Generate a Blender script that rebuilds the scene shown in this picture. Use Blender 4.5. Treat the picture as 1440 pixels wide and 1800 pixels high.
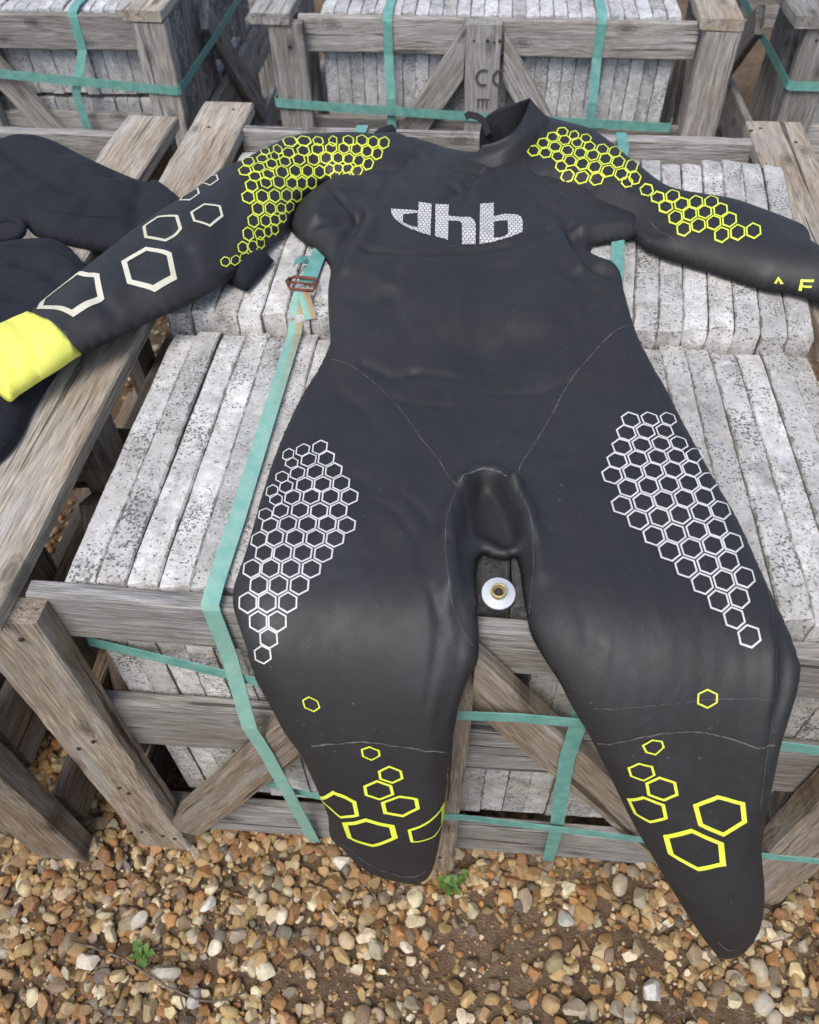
import bpy, bmesh, math, random
import numpy as np
from mathutils import Vector, Matrix, noise
from mathutils.geometry import delaunay_2d_cdt
for o in list(bpy.data.objects): bpy.data.objects.remove(o)
scene = bpy.context.scene
col = scene.collection
# ---------------- camera (calibrated from the crate's edges) ----------------
cam_d = bpy.data.cameras.new('camera'); cam = bpy.data.objects.new('camera', cam_d); col.objects.link(cam)
yaw, pitch, roll = math.radians(-5.6), math.radians(49.5), math.radians(1.2)
fw = Vector((math.sin(yaw) * math.cos(pitch), math.cos(yaw) * math.cos(pitch), -math.sin(pitch)))
rt = Vector((math.cos(yaw), -math.sin(yaw), 0)); dn = fw.cross(rt)
r2 = math.cos(roll) * rt + math.sin(roll) * dn; d2 = -math.sin(roll) * rt + math.cos(roll) * dn
mw = Matrix((r2, -d2, -fw)).transposed().to_4x4()
mw.translation = Vector((0.423266, -0.4668, 0.68922))
cam.matrix_world = mw
cam_d.sensor_fit = 'HORIZONTAL'; cam_d.sensor_width = 36; cam_d.lens = 36 * 1385 / 1440
cam_d.clip_start = 0.02; cam_d.clip_end = 300
cam_d.dof.use_dof = True; cam_d.dof.focus_distance = 0.98; cam_d.dof.aperture_fstop = 9
scene.camera = cam
# ---------------- light: bright overcast ----------------
SUN_EL, SUN_AZ = math.radians(58), math.radians(200)      # azimuth clockwise from +Y
w = bpy.data.worlds.new('World'); scene.world = w; w.use_nodes = True
nt = w.node_tree; nt.nodes.clear()
sky = nt.nodes.new('ShaderNodeTexSky'); sky.sky_type = 'NISHITA'; sky.sun_disc = False
sky.sun_elevation = SUN_EL; sky.sun_rotation = SUN_AZ; sky.air_density = 1.0; sky.dust_density = 3.0; sky.ozone_density = 1.0
bg = nt.nodes.new('ShaderNodeBackground'); bg.inputs[1].default_value = 0.15
wo = nt.nodes.new('ShaderNodeOutputWorld')
nt.links.new(sky.outputs[0], bg.inputs[0]); nt.links.new(bg.outputs[0], wo.inputs[0])
sd = bpy.data.lights.new('sun', 'SUN'); sun = bpy.data.objects.new('sun', sd); col.objects.link(sun)
sd.energy = 1.4; sd.angle = math.radians(30); sd.color = (1, .965, .91)
sdir = Vector((math.sin(SUN_AZ) * math.cos(SUN_EL), math.cos(SUN_AZ) * math.cos(SUN_EL), math.sin(SUN_EL)))
sun.rotation_euler = sdir.to_track_quat('Z', 'Y').to_euler()
scene.view_settings.view_transform = 'Standard'; scene.view_settings.look = 'None'
scene.view_settings.exposure = 0.40; scene.view_settings.gamma = 1
GROUND = -0.735
rnd = random.Random(7)
# ---------------- helpers ----------------
def tag(o, label=None, cat=None, group=None, kind=None):
    if label: o['label'] = label
    if cat: o['category'] = cat
    if group: o['group'] = group
    if kind: o['kind'] = kind
    return o
def empty(name, loc, label=None, cat=None, group=None):
    o = bpy.data.objects.new(name, None); o.location = loc; o.empty_display_size = .05; col.objects.link(o)
    return tag(o, label, cat, group)
def link(name, me, m, parent=None, matrix=None, smooth=True):
    o = bpy.data.objects.new(name, me); col.objects.link(o)
    if not me.materials: me.materials.append(m)
    if smooth and len(me.polygons): me.polygons.foreach_set('use_smooth', [True] * len(me.polygons))
    if parent is not None:
        o.parent = parent
        M = matrix if matrix is not None else Matrix.Identity(4)
        o.matrix_parent_inverse = Matrix.Identity(4)
        o.matrix_local = parent_world(parent).inverted() @ M
    elif matrix is not None: o.matrix_world = matrix
    return o
def parent_world(p):
    M = Matrix.LocRotScale(p.location, p.rotation_euler, p.scale)
    return parent_world(p.parent) @ M if p.parent else M
def mesh(name, V, F):
    me = bpy.data.meshes.new(name); me.from_pydata([tuple(map(float, v)) for v in V], [], F); me.update(); return me
# ---------------- materials ----------------
class NT:
    def __init__(s, name):
        s.m = bpy.data.materials.new(name); s.m.use_nodes = True; s.t = s.m.node_tree; s.t.nodes.clear()
        s.out = s.n('ShaderNodeOutputMaterial'); s.b = s.n('ShaderNodeBsdfPrincipled'); s.l(s.b.outputs[0], s.out.inputs[0])
    def n(s, t, **k):
        x = s.t.nodes.new(t)
        for a, b in k.items(): setattr(x, a, b)
        return x
    def l(s, a, b): s.t.links.new(a, b)
    def coord(s, scale=(1, 1, 1), rnd=True, src='Object'):
        tc = s.n('ShaderNodeTexCoord'); v = tc.outputs[src]
        if rnd:
            oi = s.n('ShaderNodeObjectInfo'); mu = s.n('ShaderNodeVectorMath', operation='SCALE'); mu.inputs[0].default_value = (13.1, 7.7, 9.3)
            s.l(oi.outputs['Random'], mu.inputs['Scale'])
            ad = s.n('ShaderNodeVectorMath', operation='ADD'); s.l(v, ad.inputs[0]); s.l(mu.outputs[0], ad.inputs[1]); v = ad.outputs[0]
        m = s.n('ShaderNodeMapping'); m.inputs['Scale'].default_value = scale; s.l(v, m.inputs[0]); return m.outputs[0]
    def noise(s, v, scale, detail=4, rough=.6, dist=0):
        x = s.n('ShaderNodeTexNoise'); x.inputs['Scale'].default_value = scale; x.inputs['Detail'].default_value = detail
        x.inputs['Roughness'].default_value = rough; x.inputs['Distortion'].default_value = dist; s.l(v, x.inputs['Vector']); return x.outputs['Fac']
    def ramp(s, f, stops, interp='LINEAR'):
        r = s.n('ShaderNodeValToRGB'); r.color_ramp.interpolation = interp; e = r.color_ramp.elements
        while len(e) < len(stops): e.new(.5)
        for el, (p, c) in zip(e, stops):
            el.position = p; el.color = (c, c, c, 1) if not isinstance(c, (tuple, list)) else (*c, 1)
        s.l(f, r.inputs[0]); return r.outputs[0]
    def mix(s, f, a, b, mode='MIX'):
        x = s.n('ShaderNodeMix', data_type='RGBA', blend_type=mode)
        for val, i in ((f, 0), (a, 6), (b, 7)):
            if isinstance(val, (int, float)): x.inputs[i].default_value = val
            elif isinstance(val, (tuple, list)): x.inputs[i].default_value = (*val, 1)
            else: s.l(val, x.inputs[i])
        return x.outputs[2]
    def math(s, op, a, b=0.0):
        x = s.n('ShaderNodeMath', operation=op)
        for val, i in ((a, 0), (b, 1)):
            if isinstance(val, (int, float)): x.inputs[i].default_value = val
            else: s.l(val, x.inputs[i])
        return x.outputs[0]
    def bump(s, h, strength, dist=.002):
        x = s.n('ShaderNodeBump'); x.inputs['Strength'].default_value = strength; x.inputs['Distance'].default_value = dist
        s.l(h, x.inputs['Height']); s.l(x.outputs[0], s.b.inputs['Normal'])
    def col(s, c):
        if isinstance(c, tuple): s.b.inputs['Base Color'].default_value = (*c, 1)
        else: s.l(c, s.b.inputs['Base Color'])
    def rough(s, r):
        if isinstance(r, (int, float)): s.b.inputs['Roughness'].default_value = r
        else: s.l(r, s.b.inputs['Roughness'])
def wood(name, dark, mid, light, spread=.5, damp=(.74, .60, .46)):
    k = NT(name)
    warp = k.noise(k.coord((1.6, 7, 7)), 1.0, 2)
    v = k.coord((1, 1, 1))
    sep = k.n('ShaderNodeVectorMath', operation='MULTIPLY_ADD'); sep.inputs[1].default_value = (6.5, 150, 150)
    k.l(v, sep.inputs[0])
    wv = k.n('ShaderNodeVectorMath', operation='SCALE'); wv.inputs[0].default_value = (0, 9, 9); k.l(warp, wv.inputs['Scale'])
    k.l(wv.outputs[0], sep.inputs[2])
    g = k.noise(sep.outputs[0], 1.0, 7, .68)
    s2 = k.n('ShaderNodeVectorMath', operation='MULTIPLY_ADD'); s2.inputs[1].default_value = (26, 620, 620); k.l(v, s2.inputs[0]); k.l(wv.outputs[0], s2.inputs[2])
    fine = k.noise(s2.outputs[0], 1.0, 3, .6)
    blot = k.noise(k.coord((6, 16, 16)), 1.0, 4)
    gg = k.math('ADD', k.math('MULTIPLY', g, .50), k.math('MULTIPLY', fine, .50))
    c = k.ramp(gg, [(.36, dark), (.49, mid), (.63, light)])
    c = k.mix(k.ramp(blot, [(.35, .0), (.7, .55)]), c, tuple(x * .72 for x in mid))
    dampn = k.noise(k.coord((2.4, 10, 10)), 1.0, 4, .6)
    c = k.mix(k.ramp(dampn, [(.42, 0.0), (.64, .8)]), c, damp, 'MULTIPLY')
    silver = k.noise(k.coord((3.5, 22, 22)), 1.3, 4, .6)
    c = k.mix(k.ramp(silver, [(.56, 0.0), (.74, .45)]), c, (.52, .53, .54))
    # open cracks along the grain
    ck = k.noise(k.coord((2.0, 85, 85)), 1.0, 3, .55)
    crack = k.ramp(ck, [(.325, 1.0), (.365, 0.0)])
    c = k.mix(k.math('MULTIPLY', crack, .75), c, tuple(x * .3 for x in dark))
    # knots
    vo = k.n('ShaderNodeTexVoronoi', voronoi_dimensions='2D'); vo.inputs['Scale'].default_value = 1.0; k.l(k.coord((4.4, 9.5, 3.0)), vo.inputs['Vector'])
    kn = k.ramp(vo.outputs['Distance'], [(.05, 1.0), (.075, .35), (.10, .65), (.13, 0.0)])
    c = k.mix(k.math('MULTIPLY', kn, .6), c, tuple(x * .45 for x in dark))
    oi = k.n('ShaderNodeObjectInfo')
    hs = k.n('ShaderNodeHueSaturation'); hs.inputs['Saturation'].default_value = 1
    mr = k.n('ShaderNodeMapRange'); mr.inputs[3].default_value = 1 - spread * .5; mr.inputs[4].default_value = 1 + spread * .5
    k.l(oi.outputs['Random'], mr.inputs[0]); k.l(mr.outputs[0], hs.inputs['Value']); k.l(c, hs.inputs['Color'])
    k.col(hs.outputs[0]); k.rough(.88); k.b.inputs['Specular IOR Level'].default_value = .2
    hh = k.math('SUBTRACT', k.math('ADD', gg, k.math('MULTIPLY', fine, .5)), k.math('MULTIPLY', crack, .8))
    k.bump(hh, .85, .003)
    return k.m
M = {}
M['wood'] = wood('weathered_grey_wood', (.13, .118, .104), (.36, .345, .322), (.62, .605, .575), .5, (.74, .685, .62))
M['wood_pale'] = wood('bleached_wood', (.17, .143, .112), (.44, .40, .335), (.70, .655, .57), .2)
M['wood_brown'] = wood('weathered_brown_wood', (.10, .079, .058), (.31, .257, .198), (.55, .475, .38), .35)
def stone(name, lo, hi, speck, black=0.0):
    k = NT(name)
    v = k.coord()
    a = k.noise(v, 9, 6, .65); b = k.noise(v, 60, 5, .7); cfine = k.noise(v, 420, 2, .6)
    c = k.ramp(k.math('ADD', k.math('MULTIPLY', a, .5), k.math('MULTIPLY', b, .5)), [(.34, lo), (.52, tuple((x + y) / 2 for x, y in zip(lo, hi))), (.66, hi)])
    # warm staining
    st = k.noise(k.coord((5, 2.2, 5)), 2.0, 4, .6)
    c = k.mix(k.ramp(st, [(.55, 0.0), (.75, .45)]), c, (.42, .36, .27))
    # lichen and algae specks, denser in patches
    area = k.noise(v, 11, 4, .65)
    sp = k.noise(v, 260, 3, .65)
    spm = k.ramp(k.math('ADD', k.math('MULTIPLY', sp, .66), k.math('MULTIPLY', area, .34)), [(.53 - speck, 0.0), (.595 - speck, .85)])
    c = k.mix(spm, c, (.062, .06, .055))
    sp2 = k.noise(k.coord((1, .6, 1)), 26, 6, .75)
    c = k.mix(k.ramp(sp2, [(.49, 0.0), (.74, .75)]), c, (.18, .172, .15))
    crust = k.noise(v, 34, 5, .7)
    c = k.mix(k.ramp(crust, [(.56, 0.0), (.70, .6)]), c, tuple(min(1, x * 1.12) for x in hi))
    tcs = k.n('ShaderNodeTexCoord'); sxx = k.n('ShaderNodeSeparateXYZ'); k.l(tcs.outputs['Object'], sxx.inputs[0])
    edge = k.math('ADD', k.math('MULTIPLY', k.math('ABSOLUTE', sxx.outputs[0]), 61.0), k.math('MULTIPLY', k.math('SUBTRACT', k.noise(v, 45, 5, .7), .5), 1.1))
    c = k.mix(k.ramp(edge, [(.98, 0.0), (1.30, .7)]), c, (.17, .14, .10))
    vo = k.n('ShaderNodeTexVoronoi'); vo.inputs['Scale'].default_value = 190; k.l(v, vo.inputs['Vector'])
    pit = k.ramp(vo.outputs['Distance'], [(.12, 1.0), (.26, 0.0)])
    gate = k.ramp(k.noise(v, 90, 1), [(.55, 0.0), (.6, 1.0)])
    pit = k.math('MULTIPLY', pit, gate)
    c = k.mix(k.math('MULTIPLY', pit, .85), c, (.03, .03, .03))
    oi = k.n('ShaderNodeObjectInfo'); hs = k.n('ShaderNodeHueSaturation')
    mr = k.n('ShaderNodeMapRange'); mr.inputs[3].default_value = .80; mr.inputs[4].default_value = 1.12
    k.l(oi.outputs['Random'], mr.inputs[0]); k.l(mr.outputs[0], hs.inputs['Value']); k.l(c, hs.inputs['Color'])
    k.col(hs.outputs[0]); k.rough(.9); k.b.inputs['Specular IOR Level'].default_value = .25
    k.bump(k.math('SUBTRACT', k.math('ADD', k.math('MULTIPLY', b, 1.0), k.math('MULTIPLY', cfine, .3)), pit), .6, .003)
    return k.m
M['stone'] = stone('pale_limestone', (.39, .38, .36), (.75, .735, .70), -.004)
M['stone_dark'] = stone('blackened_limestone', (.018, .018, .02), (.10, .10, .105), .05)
M['stone_far'] = stone('grey_limestone', (.36, .36, .365), (.74, .745, .75), -.012)
def plain(name, c, r=.6, bumpscale=None, bs=.3, bd=.001, var=None, metallic=0, spec=.5):
    k = NT(name)
    if var:
        f = k.noise(k.coord(), var[0], 5, .65); k.col(k.ramp(f, [(.35, c), (.65, var[1])]))
    else: k.col(c)
    k.rough(r); k.b.inputs['Metallic'].default_value = metallic; k.b.inputs['Specular IOR Level'].default_value = spec
    if bumpscale: k.bump(k.noise(k.coord(), bumpscale, 3), bs, bd)
    return k.m
def strapmat(name, a, b):
    k = NT(name)
    v = k.coord(rnd=False)
    wv = k.n('ShaderNodeTexNoise'); wv.inputs['Scale'].default_value = 55; wv.inputs['Detail'].default_value = 5; k.l(v, wv.inputs['Vector'])
    c = k.ramp(wv.outputs['Fac'], [(.35, a), (.68, b)])
    tc = k.n('ShaderNodeTexCoord')
    ck = k.n('ShaderNodeTexWave', wave_type='BANDS', bands_direction='X'); ck.inputs['Scale'].default_value = 1.0
    mp = k.n('ShaderNodeMapping'); mp.inputs['Scale'].default_value = (160, 160, 160); k.l(tc.outputs['UV'], mp.inputs[0]); k.l(mp.outputs[0], ck.inputs['Vector'])
    c = k.mix(k.math('MULTIPLY', ck.outputs['Fac'], .16), c, tuple(x * .55 for x in a))
    # rust run near the buckle end (UV y runs along the strap in metres)
    k.col(c); k.rough(.5); k.bump(ck.outputs['Fac'], .5, .0006)
    return k
ks = strapmat('green_strapping', (.12, .335, .285), (.205, .455, .395)); M['strap'] = ks.m
kr = strapmat('rust_stained_strapping', (.22, .46, .385), (.31, .54, .44))
tc = kr.n('ShaderNodeTexCoord'); sx = kr.n('ShaderNodeSeparateXYZ'); kr.l(tc.outputs['UV'], sx.inputs[0])
fall = kr.ramp(kr.math('MULTIPLY', sx.outputs[1], 4.0), [(.0, .95), (.45, .35), (1.0, 0.0)])
side = kr.ramp(kr.math('ADD', kr.math('MULTIPLY', sx.outputs[0], 50.0), .5), [(.35, .0), (.7, 1.0)])
prev = kr.b.inputs['Base Color'].links[0].from_socket
kr.col(kr.mix(kr.math('MULTIPLY', fall, side), prev, (.42, .21, .07))); M['strap_rust'] = kr.m
M['rust'] = plain('rusty_iron', (.10, .028, .018), .75, 300, .5, .001, (90, (.22, .07, .035)))
# smooth-skin neoprene
def rubber(name, c0, c1, r0, r1, fabric=0):
    k = NT(name); v = k.coord(rnd=False)
    a = k.noise(v, 7, 5, .6); b = k.noise(v, 900, 2, .5)
    c = k.ramp(a, [(.3, c0), (.7, c1)])
    sheen_mask = k.noise(k.coord((1.0, .55, 1.0), rnd=False), 6.5, 6, .7, .8)
    c = k.mix(k.ramp(sheen_mask, [(.55, 0.0), (.80, .7)]), c, (c1[0] * 1.9, c1[1] * 2.05, c1[2] * 2.2))  # blue-grey sheen painted into the base colour as soft lighter patches
    dust = k.noise(v, 260, 2, .6); gate = k.noise(v, 20, 3)
    dm = k.math('MULTIPLY', k.ramp(dust, [(.705, 0.0), (.74, .35)]), k.ramp(gate, [(.4, .2), (.65, 1.0)]))
    c = k.mix(dm, c, (.32, .32, .32)); k.col(c)
    k.rough(k.ramp(k.noise(v, 16, 4, .6), [(.3, r0), (.7, r1)]))
    k.b.inputs['Specular IOR Level'].default_value = .5
    wr = k.noise(k.coord((14, 5, 14), rnd=False), 3.0, 4, .55, .6)
    k.bump(k.math('ADD', k.math('MULTIPLY', wr, 1.6), k.math('MULTIPLY', b, .06 + fabric * .3)), .17, .004)
    return k.m
M['rubber'] = rubber('smooth_black_neoprene', (.0175, .0170, .0176), (.0240, .0236, .0250), .52, .66)
M['fabric'] = rubber('navy_black_jersey_neoprene', (.006, .0075, .0125), (.010, .012, .019), .85, .95, 1)
M['inside'] = plain('black_collar_lining', (.008, .009, .013), .8, 160, .8, .002)
M['white_print'] = plain('silver_white_print', (.56, .56, .54), .5, var=(45, (.68, .68, .655)))
M['cream_print'] = plain('cream_reflective_print', (.60, .57, .41), .45, var=(14, (.72, .70, .58)))
M['yellow_print'] = plain('fluorescent_yellow_print', (.72, .82, .05), .5, var=(30, (.78, .86, .10)))
M['cuff'] = plain('fluorescent_yellow_rubber', (.80, .80, .10), .6, 45, .35, .003, (9, (.86, .86, .17)))
M['thread'] = plain('pale_seam_thread', (.035, .036, .038), .75, var=(130, (.15, .15, .148)))
M['soil'] = None
k = NT('damp_brown_soil'); v = k.coord(rnd=False)
f1 = k.noise(v, 5, 6, .65); f2 = k.noise(v, 70, 5, .7)
c = k.ramp(k.math('ADD', k.math('MULTIPLY', f1, .45), k.math('MULTIPLY', f2, .55)), [(.33, (.075, .05, .031)), (.52, (.165, .112, .07)), (.68, (.28, .20, .13))])
k.col(c); k.rough(.95); k.b.inputs['Specular IOR Level'].default_value = .2; k.bump(k.math('ADD', f2, k.noise(v, 300, 3)), .9, .006); M['soil'] = k.m
k = NT('pebble'); at = k.n('ShaderNodeAttribute', attribute_name='tint')
f = k.noise(k.coord(rnd=False), 110, 5, .65); f2 = k.noise(k.coord(rnd=False), 420, 3, .6)
c = k.mix(k.ramp(f, [(.38, 0.0), (.72, .55)]), at.outputs['Color'], (.21, .125, .055))
c = k.mix(k.ramp(f2, [(.50, 0.0), (.75, .35)]), c, (.58, .50, .37))
k.col(c); k.rough(k.ramp(f, [(.3, .5), (.7, .8)])); k.b.inputs['Specular IOR Level'].default_value = .35; k.bump(k.math('ADD', f, k.math('MULTIPLY', f2, .5)), .45, .002); M['pebble'] = k.m
M['leaf'] = plain('weed_leaf', (.06, .13, .02), .6, var=(40, (.12, .20, .035)))
M['twig'] = plain('dry_twig', (.085, .062, .045), .9, var=(80, (.19, .15, .11)))
M['plastic'] = plain('dirty_white_plastic', (.55, .60, .64), .4, 120, .3, .001, (30, (.66, .69, .70)))
M['brass'] = plain('old_brass', (.42, .29, .10), .45, 200, .4, .001, (90, (.60, .50, .28)), .6)
M['nail'] = plain('rusty_nail', (.03, .022, .018), .7)

# ---- wetsuit surface: parametrised by plan position (X, Y) in metres ----
def sstep(a, b, x):
    t = np.clip((x - a) / (b - a), 0, 1)
    return t * t * (3 - 2 * t)
def smooth_closed(P, k=6):
    """Catmull-Rom through the closed polygon P, k points per side"""
    P = np.array(P, float); n = len(P); out = []
    for i in range(n):
        p0, p1, p2, p3 = P[i - 1], P[i], P[(i + 1) % n], P[(i + 2) % n]
        for j in range(k):
            t = j / k
            out.append(.5 * (2 * p1 + (p2 - p0) * t + (2 * p0 - 5 * p1 + 4 * p2 - p3) * t * t + (3 * p1 - p0 - 3 * p2 + p3) * t ** 3))
    return np.array(out)
def smooth_open(P, step):
    P = [np.array(p, float) for p in P]; out = []
    for i in range(len(P) - 1):
        p1, p2 = P[i], P[i + 1]; p0 = P[i - 1] if i else 2 * p1 - p2; p3 = P[i + 2] if i + 2 < len(P) else 2 * p2 - p1
        k = max(2, int(np.linalg.norm(p2 - p1) / step))
        for j in range(k):
            t = j / k
            out.append(.5 * (2 * p1 + (p2 - p0) * t + (2 * p0 - 5 * p1 + 4 * p2 - p3) * t * t + (3 * p1 - p0 - 3 * p2 + p3) * t ** 3))
    out.append(P[-1]); return np.array(out)
def poly_dist(X, Y, P):
    """distance of points to closed polygon P and inside mask"""
    X = np.asarray(X, float).ravel(); Y = np.asarray(Y, float).ravel(); P = np.asarray(P, float)
    A = P; B = np.roll(P, -1, 0); E = B - A; L = (E ** 2).sum(1) + 1e-12
    D = np.empty(len(X)); I = np.empty(len(X), bool)
    for s in range(0, len(X), 4000):
        x = X[s:s + 4000, None]; y = Y[s:s + 4000, None]
        t = np.clip(((x - A[:, 0]) * E[:, 0] + (y - A[:, 1]) * E[:, 1]) / L, 0, 1)
        D[s:s + 4000] = np.sqrt(((x - A[:, 0] - t * E[:, 0]) ** 2 + (y - A[:, 1] - t * E[:, 1]) ** 2).min(1))
        with np.errstate(divide='ignore', invalid='ignore'):
            c = ((A[:, 1] > y) != (B[:, 1] > y)) & (x < E[:, 0] * (y - A[:, 1]) / E[:, 1] + A[:, 0])
        I[s:s + 4000] = c.sum(1) % 2 == 1
    return D, I
def line_dist(X, Y, L):
    d2 = np.full(np.shape(X), 1e9)
    for (ax, ay), (bx, by) in zip(L[:-1], L[1:]):
        ex, ey = bx - ax, by - ay
        t = np.clip(((X - ax) * ex + (Y - ay) * ey) / (ex * ex + ey * ey + 1e-12), 0, 1)
        d2 = np.minimum(d2, (X - ax - t * ex) ** 2 + (Y - ay - t * ey) ** 2)
    return np.sqrt(d2)
def vnoise(X, Y, f, seed):
    """cheap smooth 2D value noise, -1..1"""
    x = X * f; y = Y * f
    xi = np.floor(x); yi = np.floor(y)
    def hsh(a, b):
        v = np.sin(a * 127.1 + b * 311.7 + seed * 74.7) * 43758.5453
        return (v - np.floor(v)) * 2 - 1
    u = x - xi; v = y - yi
    u = u * u * (3 - 2 * u); v = v * v * (3 - 2 * v)
    return (hsh(xi, yi) * (1 - u) + hsh(xi + 1, yi) * u) * (1 - v) + (hsh(xi, yi + 1) * (1 - u) + hsh(xi + 1, yi + 1) * u) * v
HANG_Y, HANG_W = -0.064, 0.020
def suit_base(X, Y, part):
    X = np.asarray(X, float); Y = np.asarray(Y, float)
    if part == 'torso':
        m = np.interp(X, [0.35, 0.75], [3.4, 2.3])
        u = (HANG_Y - Y) / HANG_W
        sp = np.logaddexp(0, u)
        z = 0.006 + 0.026 * sstep(0.27, 0.50, Y) - m * HANG_W * sp
        dz = m / (1 + np.exp(-u))
        N = np.stack([np.zeros_like(z), -dz, np.ones_like(z)], -1)
        N /= np.linalg.norm(N, axis=-1, keepdims=True)
    else:
        if part == 'sleeve_a':
            z = np.interp(X, [-.35, -.2, -.05, .05, .15, .22, .3], [.045, .05, .056, .052, .034, .034, .026])
        else:
            z = np.interp(X, [.5, .6, .75, .9, 1.0, 1.3], [.022, .034, .034, .036, .052, .05])
        N = np.zeros(z.shape + (3,)); N[..., 2] = 1
    return z, N
def suit_height(X, Y, part, P):
    X = np.asarray(X, float); Y = np.asarray(Y, float)
    d, ins = poly_dist(X, Y, P)
    d = np.where(ins, d, 0).reshape(X.shape)
    if part == 'torso':
        hang = sstep(-.02, -.1, Y)
        T = 0.021 + 0.008 * hang
        w = 0.040 - 0.010 * hang
        for L_ in HEMS: T = T * (1 - .62 * np.exp(-(line_dist(X, Y, L_) / .022) ** 2))
        # plan distances shrink on the hanging part
        q = np.clip(d / w, 0, 1)
        h = T * np.sqrt(np.clip(1 - (1 - q) ** 2, 0, 1))
        soft = sstep(0.0, 0.03, d)
        for L, amp, wd in FOLDS:
            h = h + amp * np.exp(-(line_dist(X, Y, L) / wd) ** 2) * soft
        h = h + soft * (0.0035 * vnoise(X, Y, 9, 3) + 0.0014 * vnoise(X, Y, 23, 5) + .0006 * vnoise(X * 1.6, Y * .7, 60, 6))
        hs_ = .5 * (h + np.sqrt(h * h + .004 ** 2))
        h = h + (hs_ - h) * sstep(0.0, .008, d)
    elif part == 'sleeve_a':
        T, w = 0.042 - .018 * sstep(-.08, -.17, X), 0.075 - .03 * sstep(-.08, -.17, X)
        q = np.clip(d / w, 0, 1)
        h = T * np.sqrt(np.clip(1 - (1 - q) ** 2, 0, 1))
        for L, amp, wd in FOLDS_A:
            h = h + amp * np.exp(-(line_dist(X, Y, L) / wd) ** 2) * sstep(0, .02, d)
        h = h + sstep(0, .03, d) * (0.003 * vnoise(X, Y, 11, 8) + .0012 * vnoise(X, Y, 34, 12))
    else:
        T, w = 0.044, 0.07
        q = np.clip(d / w, 0, 1)
        h = T * np.sqrt(np.clip(1 - (1 - q) ** 2, 0, 1))
        for L, amp, wd in FOLDS_B:
            h = h + amp * np.exp(-(line_dist(X, Y, L) / wd) ** 2) * sstep(0, .02, d)
        h = h + sstep(0, .03, d) * (0.003 * vnoise(X, Y, 11, 9))
    return h
def suit_point(X, Y, part, P, off=0.0):
    X = np.asarray(X, float); Y = np.asarray(Y, float)
    z, N = suit_base(X, Y, part)
    h = np.maximum(suit_height(X, Y, part, P), 0) + off
    return np.stack([X, Y, z], -1) + N * h[..., None]

# measured plan coordinates, metres
FOLDS_A = [([(-0.1751, 0.3537), (-0.119, 0.2923), (-0.1045, 0.2633)], -0.004, 0.008), ([(-0.177, 0.3028), (-0.1348, 0.2542), (-0.1197, 0.2369)], -0.005, 0.008), ([(-0.1111, 0.3354), (-0.091, 0.3029), (-0.0857, 0.2906)], 0.003, 0.007),
 ([(-0.1061, 0.4443), (-0.0642, 0.3808), (-0.0367, 0.3586)], -0.004, 0.012), ([(0.0606, 0.6801), (0.0612, 0.5863), (0.0623, 0.5127)], -0.005, 0.014), ([(-0.0121, 0.5461), (0.025, 0.496), (0.0433, 0.4549)], -0.004, 0.014),
 ([(-0.0476, 0.4459), (-0.0103, 0.4517), (0.0245, 0.4981)], -0.003, 0.01), ([(0.0945, 0.7521), (0.1274, 0.7601), (0.1425, 0.7718)], -0.006, 0.01)]
HEMS = [[(0.29, -0.1547), (0.3032, -0.1603), (0.3306, -0.171), (0.3708, -0.1776), (0.3932, -0.1784), (0.4078, -0.1742)], [(0.7464, -0.2219), (0.7615, -0.2299), (0.7748, -0.23), (0.7877, -0.2219), (0.7939, -0.2089)]]
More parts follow.
